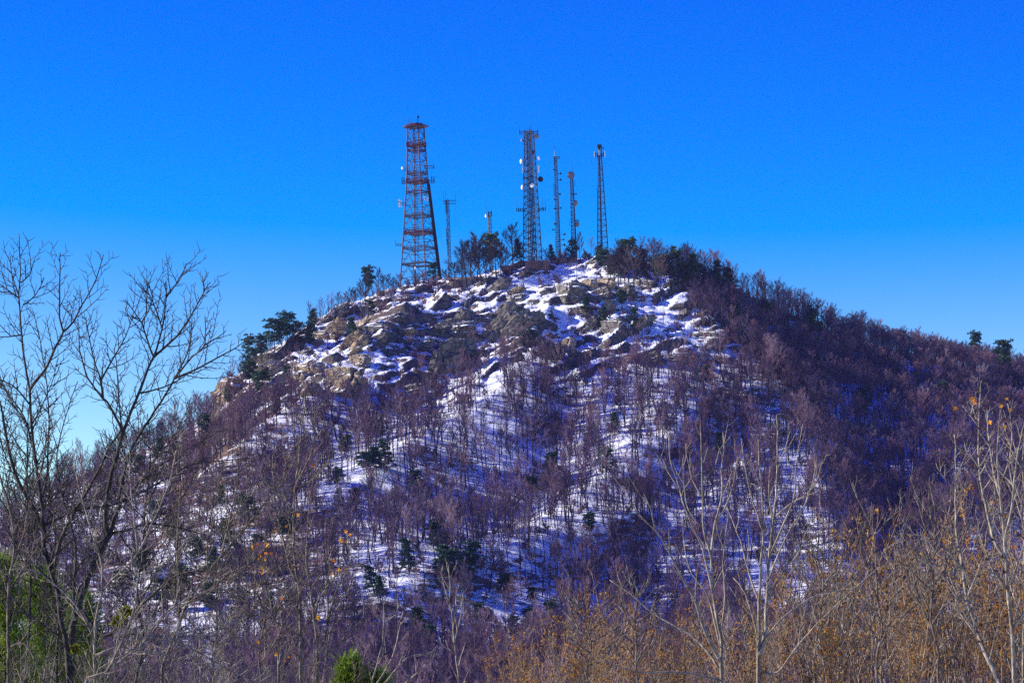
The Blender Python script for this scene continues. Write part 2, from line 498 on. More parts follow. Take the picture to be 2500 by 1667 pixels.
M['hut_brown'] = make_plain('brown_hut_wall', (0.20, 0.105, 0.075), 0.8, 0.0, 0.2)
M['hut_roof'] = make_plain('hut_roof', (0.13, 0.10, 0.09), 0.8, 0.0, 0.15)
M['door'] = make_plain('hut_door', (0.07, 0.07, 0.075), 0.6)

# ------------------------------------------------------------------ terrain sheet
def graded(a, b, fine_a, fine_b, step):
    core = list(np.arange(fine_a, fine_b, step))
    lo, d = [], step; x = fine_a
    while x > a:
        d *= 1.22; x -= d; lo.append(x)
    hi, d = [], step; x = core[-1]
    while x < b:
        d *= 1.22; x += d; hi.append(x)
    return np.array(lo[::-1] + core + hi)

gx = graded(-2600, 2600, -205, 225, 0.85)
gy = np.concatenate([[-400, -150, -40, 0, 15, 28, 38, 48, 60, 75, 95, 120, 150, 190, 240, 300, 360, 420, 470], graded(500, 4200, 560, 1050, 0.85)])
gy = np.unique(gy[(gy >= -400)])
GX, GY = np.meshgrid(gx, gy)
GZ = H(GX, GY)
# far away the land lies level
fade = np.maximum(smooth(230, 900, np.abs(GX)), smooth(1120, 1800, GY))
GZ = GZ * (1 - fade) + fade * np.where(GY < 300, GZ, -35 + 10 * fbm(GX / 900, GY / 900, 3, 81))
nx, ny = len(gx), len(gy)
verts = np.stack([GX, GY, GZ], -1).reshape(-1, 3)
ii = (np.arange(ny - 1)[:, None] * nx + np.arange(nx - 1)[None, :]).reshape(-1)
quads = np.stack([ii, ii + 1, ii + nx + 1, ii + nx], -1)
me = bpy.data.meshes.new('hillside')
me.vertices.add(len(verts)); me.vertices.foreach_set('co', verts.reshape(-1))
me.loops.add(len(quads) * 4); me.loops.foreach_set('vertex_index', quads.reshape(-1).astype(np.int32))
me.polygons.add(len(quads)); me.polygons.foreach_set('loop_start', np.arange(0, len(quads) * 4, 4, dtype=np.int32))
me.polygons.foreach_set('use_smooth', np.ones(len(quads), bool))
me.update(calc_edges=True)
RK = rocky(GX, GY)
UU, VV = proj(GX, np.maximum(GY, 50), GZ)
snowc = 0.5 + 0.45 * fbm(GX / 38, GY / 38, 3, 91)
snowc = snowc + 0.36 * np.exp(-(((UU - 1420) / 260) ** 2 + ((VV - 720) / 110) ** 2))
snowc = snowc + 0.18 * np.exp(-(((UU - 1250) / 300) ** 2 + ((VV - 1150) / 200) ** 2))
snowc = snowc - 0.04 * RK
snowc = snowc - 0.45 * smooth(1720, 1900, UU) * smooth(1000, 860, VV)
snowc = snowc - 0.5 * smooth(480, 300, GY)
snowc = snowc - 0.24 * smooth(1000, 650, UU) * (1 - RK)
for nm, arr in (('rocky', RK), ('snow', np.clip(snowc, 0, 1))):
    at = me.attributes.new(nm, 'FLOAT', 'POINT')
    at.data.foreach_set('value', arr.reshape(-1).astype(np.float32))
me.materials.append(M['ground'])
hill = tag(link('hillside', me), 'snow-streaked mountainside with ledges, spurs and leaf litter', None, None, 'structure')

# ------------------------------------------------------------------ rock outcrops
def rock_mesh(seed, mt):
    """a broken slab: blocky, cut by joints, stepped along its bedding"""
    import bmesh
    from mathutils import noise as mn
    r = random.Random(seed)
    bm = bmesh.new()
    bmesh.ops.create_cube(bm, size=2.0)
    bmesh.ops.subdivide_edges(bm, edges=bm.edges[:], cuts=14, use_grid_fill=True)
    planes = [(Vector((r.gauss(0, 1), r.gauss(0, 1), r.gauss(0, 0.7))).normalized(), r.uniform(0.62, 1.0)) for _ in range(9)]
    joints = [(r.uniform(-0.7, 0.7), r.uniform(-0.5, 0.5), r.uniform(-0.35, 0.35)) for _ in range(3)]
    sd = seed * 3.17
    for v in bm.verts:
        co = v.co.copy()
        sp = co.normalized() * 1.05
        co = co * 0.62 + sp * 0.38
        for n_, d in planes:
            e = co.dot(n_) - d
            if e > 0: co -= n_ * e
        q = co * 1.4 + Vector((sd, 0, 0))
        co += co.normalized() * (0.055 * mn.fractal(q * 1.7, 0.9, 2.1, 5))
        for (jx, jy, jw) in joints:                       # open joints
            t = abs(co.x - jx - jw * co.z + 0.12 * mn.noise(q))
            if t < 0.075: co *= 1 - 0.17 * (1 - t / 0.075)
        st_ = (co.z + 0.25 * co.x + 0.10 * mn.noise(q)) * 2.6
        fr_ = st_ - math.floor(st_)
        k_ = 1 + 0.16 * (fr_ - 0.5) + 0.10 * (math.floor(st_) % 2)
        v.co = Vector((co.x * k_, co.y * k_, co.z))
    me = bpy.data.meshes.new('rock_outcrop')
    bm.to_mesh(me); bm.free()
    me.materials.append(mt)
    return me

ROCKM = [rock_mesh(i + 1, M['rock']) for i in range(5)]
ROCKT = [rock_mesh(i + 21, M['tan_rock']) for i in range(4)]
rock_pos = []

def rock(u0, v0, u1, v1, tan, label, group=None, tilt=0.0, depth=None, k=[0]):
    uc, vc = (u0 + u1) / 2, (v0 + v1) / 2
    p = hit(uc, vc + (v1 - v0) * 0.18)
    if p is None:
        return None
    s = p.y / K
    w, h = (u1 - u0) * s, (v1 - v0) * s
    k[0] += 1
    me = (ROCKT if tan else ROCKM)[k[0] % (4 if tan else 5)]
    o = link('rock_outcrop', me)
    if abs(tilt) > 20:
        w, h = math.hypot(w, h) * 1.05, math.hypot(w, h) * 0.42
    dp = depth if depth else max(w, h) * 0.7
    o.scale = (w * 0.56, dp * 0.56, h * 0.62)
    o.rotation_euler = (random.uniform(-0.15, 0.15), math.radians(tilt), random.uniform(-0.85, -0.2))
    o.location = (p.x, p.y + dp * 0.10, p.z)
    tag(o, label, 'rock', group)
    rock_pos.append((p.x, p.y, max(w, 3) * 0.5))
    return o

rock(1360, 686, 1428, 740, False, 'dark overhanging crag just below the summit, left of the tan block')
rock(1418, 678, 1464, 716, True, 'square tan rock block beside the dark crag below the summit')
rock(1456, 676, 1502, 716, True, 'tan boulder with paint marks at the right end of the summit crag')
rock(1240, 742, 1312, 828, False, 'upper bare grey slab leaning across the snowy upper face', tilt=-42)
rock(1188, 758, 1256, 845, False, 'grey slab running diagonally beside the upper bare slab', tilt=-42)
rock(1050, 838, 1156, 944, False, 'long smooth grey slab slanting down the middle of the face', tilt=-48)
rock(790, 890, 886, 982, True, 'large pale tan cliff face low on the left of the crags')
rock(524, 918, 594, 990, True, 'rounded cliff nose jutting out at the left end of the skyline')
rock(1160, 757, 1212, 786, False, 'dark snow-capped boulder above the diagonal slabs')
rock(1116, 753, 1162, 780, False, 'flat grey boulder left of the dark snow-capped one')
rock(1090, 783, 1162, 820, False, 'jumbled grey ledge under the flat boulder')
rock(708, 903, 758, 938, True, 'tan boulder with a dark underside near the left cliffs')
rock(728, 874, 794, 908, True, 'sloping tan slab above the left cliff boulder')
rock(855, 862, 904, 902, True, 'stacked tan rocks at the head of the pale cliff face')
rock(1550, 680, 1596, 708, False, 'layered dark rock with snow at the right end of the summit clearing')
rock(1368, 822, 1404, 856, True, 'small tan rock patch in the middle of the upper face')
rock(1470, 776, 1530, 814, False, 'grey hump of rock among shrubs below the summit snowfield')
rock(1628, 862, 1684, 890, False, 'grey rock shelf on the right shoulder with snow on top')
rock(1800, 946, 1842, 972, False, 'snow-topped boulder on the shaded right spur')
rock(1928, 964, 1992, 990, False, 'highest snowy ledge on the shaded right spur')
rock(1880, 996, 1960, 1020, False, 'long ledge under the highest snowy ledge on the right spur')
rock(1505, 1160, 1580, 1204, False, 'dark ledge at the crest of the lower snowy spur')
rock(1640, 1190, 1690, 1215, False, 'snow-covered rock in the shaded hollow of the right slope')
rock(1240, 712, 1292, 736, False, 'thin dark ledge on the snow under the tallest mast')
rock(1690, 805, 1760, 830, False, 'dark ledge on the right edge of the upper snowfield')
rock(958, 720, 1010, 742, False, 'dark ledge on the snow below the red tower')
rock(880, 790, 950, 826, False, 'brown crag below the left shoulder of the summit')
rock(640, 880, 700, 912, True, 'tan crag under the dark pines on the left skyline')
rock(760, 800, 830, 830, True, 'sunlit tan ledge right of the left skyline pines')
def zone(u):
    return 'under the left skyline pines' if u < 860 else 'below the red tower' if u < 1110 else 'below the summit trees' if u < 1290 else 'below the grey towers' if u < 1500 else 'on the right shoulder'
n_r = 0
while n_r < 80:
    u, v = random.uniform(560, 1900), random.uniform(700, 1010)
    p = hit(u, v)
    if p is None or rocky(np.array([p.x]), np.array([p.y]))[0] < 0.6: continue
    w = random.uniform(18, 62); h = w * random.uniform(0.28, 0.55)
    rock(u - w / 2, v - h / 2, u + w / 2, v + h / 2, random.random() < (0.7 if u < 1000 else 0.15),
         'small snow-dusted rock ledge among the crags, ' + zone(u), 'rock ledges ' + zone(u), tilt=random.uniform(-50, -8))
    n_r += 1

# ------------------------------------------------------------------ hillside trees: meshes
def curve_pts(p, d, L, n, r, droop=0.25, wob=0.16):
    pts = [p]; d = Vector(d).normalized(); p = Vector(p)
    for i in range(n):
        d = (d + Vector((r.gauss(0, wob), r.gauss(0, wob), r.gauss(0, wob) + droop)) * (1.0 / n) * 1.6).normalized()
        p = p + d * (L / n)
        pts.append(tuple(p))
    return [tuple(q) for q in pts]

def along(pts, t):
    k = t * (len(pts) - 1); i = min(int(k), len(pts) - 2); f = k - i
    a, b = Vector(pts[i]), Vector(pts[i + 1])
    return a.lerp(b, f), (b - a).normalized()

def bare_tree(seed, Ht=12.0, first=0.32, spread=0.55, nl=10, stems=1, dens=1.0):
    r = random.Random(seed)
    tr, cr = MB(), MB()
    for s in range(stems):
        lean = Vector((r.gauss(0, 0.05), r.gauss(0, 0.05), 1)) if stems == 1 else Vector((r.gauss(0, 0.3), r.gauss(0, 0.3), 1))
        hh = Ht * (1 if s == 0 else r.uniform(0.6, 0.95))
        tp = curve_pts((r.gauss(0, 0.08) * stems, r.gauss(0, 0.08) * stems, -0.8), lean, hh * 0.86 + 0.8, 7, r, 0.15, 0.1)
        r0 = 0.0145 * hh + 0.02
        tr.tube(tp, [r0 * (1 - 0.86 * (i / 7) ** 0.9) for i in range(8)], 5, 0)
        n_l = nl if stems == 1 else max(4, nl // 2)
        for i in range(n_l):
            t = first + (0.98 - first) * (i + r.random() * 0.6) / n_l
            p, d = along(tp, min(t, 0.99))
            az = i * 2.4 + r.uniform(-0.5, 0.5)
            el = r.uniform(0.35, 0.9) + 0.4 * t
            dr = Vector((math.cos(az) * math.cos(el), math.sin(az) * math.cos(el), math.sin(el)))
            L = hh * spread * r.uniform(0.5, 0.8) * (1.15 - 0.72 * (t - first) / (1 - first))
            lp = curve_pts(p, dr, L, 5, r, 0.28, 0.2)
            lr = r0 * 0.42 * (1.1 - 0.6 * t)
            cr.tube(lp, [lr * (1 - 0.8 * q / 5) for q in range(6)], 4, 1)
            ns = int(7 * dens)
            for j in range(ns):
                t2 = 0.22 + 0.76 * (j + r.random()) / ns
                p2, d2 = along(lp, min(t2, 0.99))
                ax = Vector((r.gauss(0, 1), r.gauss(0, 1), r.gauss(0, 1))).normalized()
                sd = (d2 + ax * 0.75 + Vector((0, 0, 0.25))).normalized()
                L2 = L * r.uniform(0.28, 0.5) * (1.1 - 0.5 * t2)
                sp = curve_pts(p2, sd, L2, 3, r, 0.25, 0.2)
                cr.tube(sp, [0.034, 0.028, 0.022, 0.012], 3, 1, cap=False)
                nt = int(8 * dens)
                for k in range(nt):
                    p3, d3 = along(sp, min(0.99, 0.15 + 0.85 * (k + r.random()) / nt))
                    ax = Vector((r.gauss(0, 1), r.gauss(0, 1), r.gauss(0, 1))).normalized()
                    td = (d3 + ax * 0.8 + Vector((0, 0, 0.3))).normalized()
                    L3 = r.uniform(0.35, 1.0)
                    cr.tube([tuple(p3), tuple(p3 + td * L3)], [0.022, 0.0], 3, 1, cap='tip')
    return tr, cr

def pine_tree(seed, Ht=11.0, shape='round', first=0.25):
    r = random.Random(seed)
    tr, cr = MB(), MB()
    tp = curve_pts((0, 0, -0.8), (r.gauss(0, 0.06), r.gauss(0, 0.06), 1), Ht + 0.8, 7, r, 0.15, 0.08)
    r0 = 0.016 * Ht
    tr.tube(tp, [r0 * (1 - 0.9 * i / 7) for i in range(8)], 5, 0)
    nb = 38
    for i in range(nb):
        t = first + (0.99 - first) * (i + r.random()) / nb
        p, d = along(tp, min(t, 0.99))
        az = i * 2.4 + r.uniform(-0.6, 0.6)
        q = (t - first) / (1 - first)
        prof = {'round': 0.30 * math.sin(math.pi * (0.18 + 0.72 * q)) ** 0.7, 'cone': 0.27 * (1.03 - q), 'flat': 0.32 * (0.35 + 0.65 * q) * (1.25 - q * 0.7)}[shape]
        L = Ht * prof * r.uniform(0.55, 1.1)
        el = r.uniform(-0.1, 0.45) + 0.5 * q
        dr = Vector((math.cos(az) * math.cos(el), math.sin(az) * math.cos(el), math.sin(el)))
        bp = curve_pts(p, dr, L, 3, r, 0.15, 0.15)
        tr.tube(bp, [0.05, 0.04, 0.03, 0.015], 3, 0, cap=False)
        nc = 3 if L > 1.2 else 2
        for c in range(nc):
            pc, _ = along(bp, min(0.99, 0.45 + 0.55 * (c + r.random()) / nc))
            pc = pc + Vector((r.gauss(0, 0.3), r.gauss(0, 0.3), r.gauss(0.1, 0.35)))
            rad = r.uniform(0.45, 0.95) * (Ht / 11)
            for k in range(26):
                a = r.uniform(0, 6.283); zz = r.uniform(-0.35, 1)
                q_ = math.sqrt(max(0, 1 - min(1, zz * zz)))
                dv = Vector((math.cos(a) * q_, math.sin(a) * q_, zz * 0.85))
                b0 = pc + dv * rad * r.uniform(0.15, 0.6)
                tip = pc + dv * rad * r.uniform(0.8, 1.25)
                sdv = dv.cross(Vector((r.gauss(0, 1), r.gauss(0, 1), r.gauss(0, 1)))).normalized() * rad * 0.17
                cr.face([b0 - sdv, b0 + sdv, tip + sdv * 0.5, tip - sdv * 0.5], 1)
    return tr, cr

BM = [M['far_trunk'], M['far_twig']]
PM = [M['far_trunk'], M['needle']]
def pair(tc, mats):
    return tc[0].mesh('trunk', [mats[0]]), _remap(tc[1], mats[1])
def _remap(mb, m):
    mb.m = [0] * len(mb.f)
    return mb.mesh('crown', [m])

bare_specs = [bare_tree(100 + i, 12.0, first=random.uniform(0.28, 0.5), spread=random.uniform(0.42, 0.6), nl=random.choice((9, 10, 11))) for i in range(8)]
lone_specs = [bare_tree(180 + i, 12.0, first=0.26, spread=0.56, nl=14, dens=1.6) for i in range(4)]
thin_specs = [bare_tree(140 + i, 12.0, first=0.45, spread=0.36, nl=8, dens=0.8) for i in range(6)]
bush_specs = [bare_tree(160 + i, 4.0, first=0.12, spread=0.6, nl=8, stems=4) for i in range(2)]
forest_parts = [pair(s, BM) for s in bare_specs + thin_specs]
lone_parts = [pair(s_, [M['far_trunk'], M['lone_twig']]) for s_ in lone_specs]
pine_specs = [pine_tree(200, 11, 'round', 0.3), pine_tree(201, 11, 'round', 0.42), pine_tree(202, 11, 'cone', 0.14), pine_tree(203, 11, 'flat', 0.4), pine_tree(204, 11, 'cone', 0.3)]
pine_parts = [pair(s, PM) for s in pine_specs]

protos = bpy.data.collections.new('tree_kinds')     # not linked to the scene: sources for the woods only
def proto_obj(i, tc):
    mb = MB(); mb.v = list(tc[0].v); mb.f = list(tc[0].f); mb.m = [0] * len(tc[0].f)
    o = len(mb.v); mb.v += tc[1].v; mb.f += [tuple(x + o for x in f) for f in tc[1].f]; mb.m += [1] * len(tc[1].f)
    ob = bpy.data.objects.new('bare_tree_kind_%02d' % i, mb.mesh('bare_tree_kind', BM))
    protos.objects.link(ob)
for i, tc in enumerate(bare_specs + thin_specs + bush_specs): proto_obj(i, tc)
NB = len(bare_specs) + len(thin_specs); NBUSH = len(bush_specs)

# ------------------------------------------------------------------ skyline and slope trees placed one by one
taken = []
clear_front = []      # gaps in the woods through which the slope pines show
def place_tree(kind, u, vb, vt, label, group=None, k=0, y=None, wide=1.0, name=None):
    """foot at picture point (u, vb) on the slope, top at height vt"""
    p = None
    if y is None:
        p = hit(u, vb)
    if p is None:
        yy = y or 1002.0
        p = P(u, vb, yy); p.z = ground_z(p.x, p.y)
    _, vfoot = proj(p.x, p.y, p.z)
    h = max((vfoot - vt), 12) * p.y / K
    src = pine_parts if kind == 'pine' else lone_parts
    parts = src[k % len(src)]
    base = 11.0 if kind == 'pine' else 12.0
    o = empty(name or ('pine_tree' if kind == 'pine' else 'bare_tree'), p, label, 'tree', group, random.uniform(0, 6.28))
    s = h / base
    o.scale = (s * wide, s * wide, s)
    link('trunk', parts[0], o); link('crown', parts[1], o)
    taken.append((p.x, p.y, 2.5 + 0.1 * h))
    return o

# along the skyline, left to right
place_tree('pine', 612, 905, 826, 'dark dense pine at the left end of the skyline grove', k=0, wide=1.0)
place_tree('pine', 640, 890, 822, 'broad dark pine just right of the grove\'s left end', k=3, wide=1.2)
place_tree('pine', 672, 868, 783, 'tall spreading pine in the skyline grove above the left cliffs', k=1, wide=1.3)
place_tree('pine', 700, 850, 768, 'tallest rounded pine in the middle of the skyline grove', k=3, wide=1.4)
place_tree('pine', 728, 840, 790, 'low dark pine between the two tall skyline grove pines', k=0, wide=1.3)
place_tree('pine', 757, 826, 756, 'spire-topped pine at the right end of the skyline grove', k=2, wide=1.2)
for i, (u, vb, vt) in enumerate([(785, 795, 758), (803, 786, 748), (818, 775, 742), (838, 765, 735), (850, 758, 742)]):
    place_tree('bare', u, vb, vt, 'slim bare tree in the thin row on the left skyline', 'slim trees on the left skyline', k=8 + i)
for i, (u, vb, vt) in enumerate([(598, 915, 862), (625, 895, 850), (655, 875, 822), (690, 858, 800), (715, 850, 792), (742, 838, 786), (770, 812, 765), (560, 950, 905), (868, 752, 706), (880, 745, 690), (845, 760, 712)]):
    place_tree('bare', u, vb, vt, 'bushy bare tree mixed with the pines of the left skyline', 'bare trees among the left skyline pines', k=i, wide=1.3)
place_tree('bare', 828, 762, 712, 'fan-shaped bare tree standing up where the left skyline steepens', k=2, wide=1.1)
place_tree('bare', 858, 752, 700, 'wide bare tree left of the tall left shoulder pine', k=3, wide=1.2)
place_tree('pine', 903, 730, 655, 'tall flat-topped pine on the left shoulder below the red tower', k=3, wide=1.1)
place_tree('bare', 893, 750, 668, 'bare tree leaning by the flat-topped shoulder pine', k=4, wide=1.1)
place_tree('bare', 926, 722, 654, 'twiggy bare tree right of the flat-topped shoulder pine', k=5, wide=1.0)
place_tree('bare', 950, 715, 668, 'small bare tree left of the red tower\'s foot', k=6, wide=1.1)
place_tree('bare', 1015, 728, 655, 'bare tree standing in front of the red tower\'s legs', k=1, wide=0.9)
place_tree('pine', 1056, 694, 647, 'reddish dark pine under the right leg of the red tower', k=0, wide=1.3)
place_tree('bare', 1140, 702, 590, 'leaning bare tree right of the slim left mast', k=0, wide=1.35)
place_tree('bare', 1162, 690, 575, 'tall bare tree in the summit clump', k=7, wide=1.3)
place_tree('bare', 1178, 695, 566, 'tallest bare tree of the summit clump left of the pine', k=3, wide=1.25)
place_tree('pine', 1202, 668, 576, 'dark pine under the short mast with the white dish', k=1, wide=1.0)
place_tree('bare', 1222, 672, 585, 'thin bare tree right of the pine under the short mast', k=9)
place_tree('bare', 1252, 652, 546, 'vase-shaped tall bare tree left of the tallest grey tower', k=2, wide=1.3)
place_tree('pine', 1266, 652, 585, 'narrow dark pine at the left leg of the tallest grey tower', k=4, wide=1.0)
place_tree('pine', 1348, 640, 597, 'small bushy pine between the tallest grey tower and the slim lattice mast', k=2, wide=1.2)
place_tree('pine', 1400, 640, 590, 'dark pine behind the dish mast', k=0, wide=1.3)
place_tree('bare', 1416, 632, 566, 'bare tree right of the dish mast', k=5, wide=0.9)
place_tree('pine', 1462, 645, 597, 'bushy pine at the foot of the right tower', k=2, wide=1.2)
for i, (u, vb, vt, kk, w) in enumerate([(1515, 690, 616, 0, 1.15), (1535, 690, 590, 1, 1.15), (1560, 690, 612, 2, 1.2)]):
    place_tree('pine', u, vb, vt, ['dark pine on the left of the rounded summit thicket', 'highest pine of the rounded summit thicket right of the towers', 'dark pine on the right of the rounded summit thicket'][i], k=kk, wide=w)
for i, (u, vb, vt) in enumerate([(1500, 690, 608), (1580, 690, 610), (1548, 700, 600), (1490, 680, 620), (1590, 700, 632), (1525, 700, 600), (1612, 706, 622), (1640, 706, 618), (1670, 712, 626), (1700, 722, 636), (1722, 730, 642), (1560, 700, 596), (1510, 698, 606)]):
    place_tree('bare', u, vb, vt, 'bare tree in the dense thicket right of the towers', 'bare trees of the summit thicket', k=i, wide=1.3)
place_tree('pine', 1622, 705, 626, 'dark pine opening the long right-hand ridge', k=1, wide=1.15)
place_tree('pine', 1655, 700, 616, 'highest dark pine at the top of the right-hand ridge', k=0, wide=1.2)
place_tree('pine', 1690, 715, 622, 'second dark pine at the top of the right-hand ridge', k=4, wide=1.2)
place_tree('pine', 1748, 740, 640, 'pointed pine standing out of the right-hand ridge woods', k=2, wide=1.1)
place_tree('pine', 1782, 750, 655, 'feathery pine lower on the right-hand ridge', k=4, wide=1.3)
for i, (u, vb, vt, kk, w) in enumerate([(1602, 700, 632, 3, 1.2), (1712, 728, 650, 0, 1.2), (1495, 672, 622, 2, 1.5), (1478, 660, 612, 0, 1.4)]):
    place_tree('pine', u, vb, vt, 'dark pine crowding the top of the right-hand ridge', 'pines crowding the ridge top', k=kk, wide=w)
for i, (u, vb, vt) in enumerate([(935, 720, 672), (962, 712, 676), (975, 708, 668), (1090, 700, 655), (1112, 700, 640), (1128, 700, 628), (1150, 690, 585), (1190, 685, 590), (1212, 676, 582), (1234, 668, 600), (1270, 655, 590), (1330, 648, 605), (1385, 645, 600), (1430, 645, 612)]):
    place_tree('bare', u, vb, vt, 'bare tree filling in the row among the towers', 'bare trees among the towers', k=i, wide=1.35)
place_tree('pine', 2380, 900, 816, 'lone dark pine above the far right ridge', k=3, wide=1.0)
place_tree('pine', 2452, 905, 838, 'small pine at the far right end of the ridge', k=1, wide=0.9)
place_tree('pine', 1870, 800, 740, 'dull green pine within the right-hand ridge woods', k=0)
place_tree('pine', 1990, 850, 760, 'green pine near the middle of the right-hand ridge', k=0)
# pines on the slope
SLOPE_PINES = [(928, 1075, 1028), (945, 1150, 1076), (920, 1165, 1095), (895, 1165, 1110), (845, 1125, 1070), (830, 1190, 1150), (825, 1235, 1195),
    (868, 1245, 1195), (1015, 1200, 1155), (1020, 1230, 1180), (1070, 1345, 1282), (1000, 1400, 1320), (1085, 1425, 1335), (1100, 1440, 1350),
    (1150, 1415, 1330), (1140, 1430, 1370), (915, 1450, 1385), (930, 1475, 1410), (1238, 1480, 1408), (1300, 1480, 1440), (1345, 1550, 1478), (1020, 1575, 1488),
    (1050, 1610, 1530), (1170, 1540, 1480), (1195, 1535, 1492), (1170, 1600, 1530), (1340, 1200, 1110), (1345, 1170, 1110), (1300, 1225, 1170),
    (1290, 1550, 1490), (1260, 1560, 1510), (1275, 1590, 1540), (930, 1610, 1540), (985, 1600, 1560), (1440, 1320, 1260), (1480, 1170, 1105), (1500, 1060, 1010),
    (520, 1420, 1340), (480, 1390, 1320), (450, 1480, 1390), (560, 1350, 1280), (590, 1410, 1330), (430, 1330, 1270), (400, 1500, 1420), (350, 1420, 1350), (610, 1290, 1220), (640, 1380, 1310), (540, 1250, 1190), (700, 1330, 1270), (380, 1290, 1230), (510, 1500, 1430), (600, 1500, 1440), (660, 1520, 1450), (300, 1470, 1400),
    (1520, 760, 715), (1545, 800, 760), (1470, 800, 755), (1430, 770, 730), (1290, 860, 812), (1360, 900, 850), (1330, 880, 840), (1060, 950, 905), (700, 960, 900), (640, 980, 915), (610, 950, 890), (900, 780, 740), (760, 840, 800), (860, 830, 780), (1150, 905, 870), (1270, 800, 760),
    (2000, 960, 900), (2190, 930, 880), (2100, 1000, 950), (1790, 800, 750), (2300, 1000, 940), (1900, 1100, 1040), (2110, 1010, 955), (1760, 1120, 1060), (1720, 960, 900), (560, 1000, 950), (500, 1070, 1020), (420, 1110, 1065), (390, 1130, 1075), (340, 1180, 1120)]
for i, (u, vb, vt) in enumerate(SLOPE_PINES):
    if u > 1600: lb, g = 'dull green pine among the shaded woods of the right flank', 'pines on the right flank'
    elif vb < 1000: lb, g = 'small dark pine clinging to the crags of the upper face', 'pines on the crags'
    elif u < 760: lb, g = ('blue-green pine on the hazy lower left slope' if u > 470 else 'blue-green pine behind the branches of the crooked tree'), ('pines on the lower left slope' if u > 470 else 'pines behind the crooked tree')
    elif vb < 1260: lb, g = 'dark green pine on the middle of the snowy slope', 'pines on the middle slope'
    else: lb, g = ('green pine among bare trees low on the slope below the red tower', 'pines on the lower slope below the red tower') if u < 1130 else ('green pine among bare trees low on the slope below the grey towers', 'pines on the lower slope below the grey towers')
    o_ = place_tree('pine', u, vb, vt - 4, lb, g, k=(i * 7) % 5, wide=random.uniform(1.3, 1.8))
    if vb > 1000: clear_front.append((o_.location.x, o_.location.y, 3.0))

# ------------------------------------------------------------------ the woods
def density(X, Y, Z):
    u, v = proj(X, Y, Z)
    n1 = fbm(X / 22, Y / 22, 3, 71)
    rk = rocky(X, Y)
    d = 0.088 * (1 - rk) + 0.034 * rk
    leftw = smooth(860, 640, u) * (1 - rk)
    d = d + 0.022 * leftw
    flank = smooth(1640, 1800, u + 0.35 * (850 - np.clip(v, 600, 1300)) * -1 * 0 + 40 * n1) 
    crest = np.interp(v, [640, 790, 890, 990, 1110, 1260, 1400], [1560, 1700, 1830, 1960, 1990, 2020, 2060])
    flank = smooth(-40, 60, u - crest + 30 * n1)
    d = d * (1 - flank) + flank * 0.105
    clear = np.exp(-(((u - 1430) / 230) ** 2 + ((v - 720) / 60) ** 2))
    d = d * (1 - 0.6 * clear * (1 - flank))
    lowsnow = np.exp(-(((u - 1230) / 190) ** 2 + ((v - 1120) / 90) ** 2))
    d = d * (1 - 0.35 * lowsnow)
    d = d * np.clip(1 + 1.1 * n1, 0.3, 2.0)
    d = d * smooth(1100, 1070, Y)
    return np.clip(d, 0.002, 0.13)

N = 40000
X = rng.uniform(-215, 240, N); Y = rng.uniform(440, 1085, N)
Z = H(X, Y)
U, V = proj(X, Y, Z)
yr = np.interp(X, SX, SY)
cell = (455 * 645) / N
keep = rng.uniform(0, 1, N) < density(X, Y, Z) * cell
keep &= (U > -120) & (U < 2620) & (Y < yr + 22)
# the tower yard on the summit stays open
yard = (U > 930) & (U < 1500) & (Y > yr - 10)
yard = yard[keep]
X, Y, Z, U, V = X[keep], Y[keep], Z[keep], U[keep], V[keep]
tk = np.array(taken)
ok = np.ones(len(X), bool)
for (tx, ty, tr_) in taken:
    ok &= (X - tx) ** 2 + (Y - ty) ** 2 > tr_ * 1.2
for (tx, ty, tr_) in clear_front: ok &= ~((np.abs(X - tx) < 3.4) & (Y < ty + 2.5) & (Y > ty - 13))
for (tx, ty, tr_) in rock_pos: ok &= ((X - tx) ** 2 + (Y - ty + tr_ * 0.5) ** 2 > tr_ * tr_)
yard = yard[ok]
X, Y, Z, U, V = X[ok], Y[ok], Z[ok], U[ok], V[ok]
n_t = len(X)
rk = rocky(X, Y)
n2 = fbm(X / 30, Y / 30, 2, 73)
hgt = (13.0 + 2.5 * n2) * rng.uniform(0.55, 1.25, n_t) * (1 - 0.42 * rk)
hgt = np.where((U < 560), hgt * 0.72, hgt)
hgt = np.where((U > 1900) & (V < 1000), hgt * 0.85, hgt)
idx = rng.integers(0, NB, n_t)
bush = (rng.uniform(0, 1, n_t) < 0.16 + 0.3 * rk) | yard
idx = np.where(bush, NB + rng.integers(0, NBUSH, n_t), idx)
crest_ = np.interp(V, [640, 790, 890, 990, 1110, 1260, 1400], [1560, 1700, 1830, 1960, 1990, 2020, 2060])
flank_ = (U > crest_) & (~bush)
hgt = np.where(flank_, (11.0 + 1.5 * n2) * rng.uniform(0.82, 1.1, n_t), hgt)
scl = np.where(bush, rng.uniform(0.5, 1.1, n_t), hgt / 12.0)
wid = np.where(flank_, 1.3, 1.0) * rng.uniform(0.85, 1.15, n_t)
size = np.stack([scl * wid, scl * wid, scl], -1)
rot = np.stack([rng.normal(0, 0.06, n_t), rng.normal(0, 0.06, n_t), rng.uniform(0, 6.283, n_t)], -1)
print('woods', n_t)

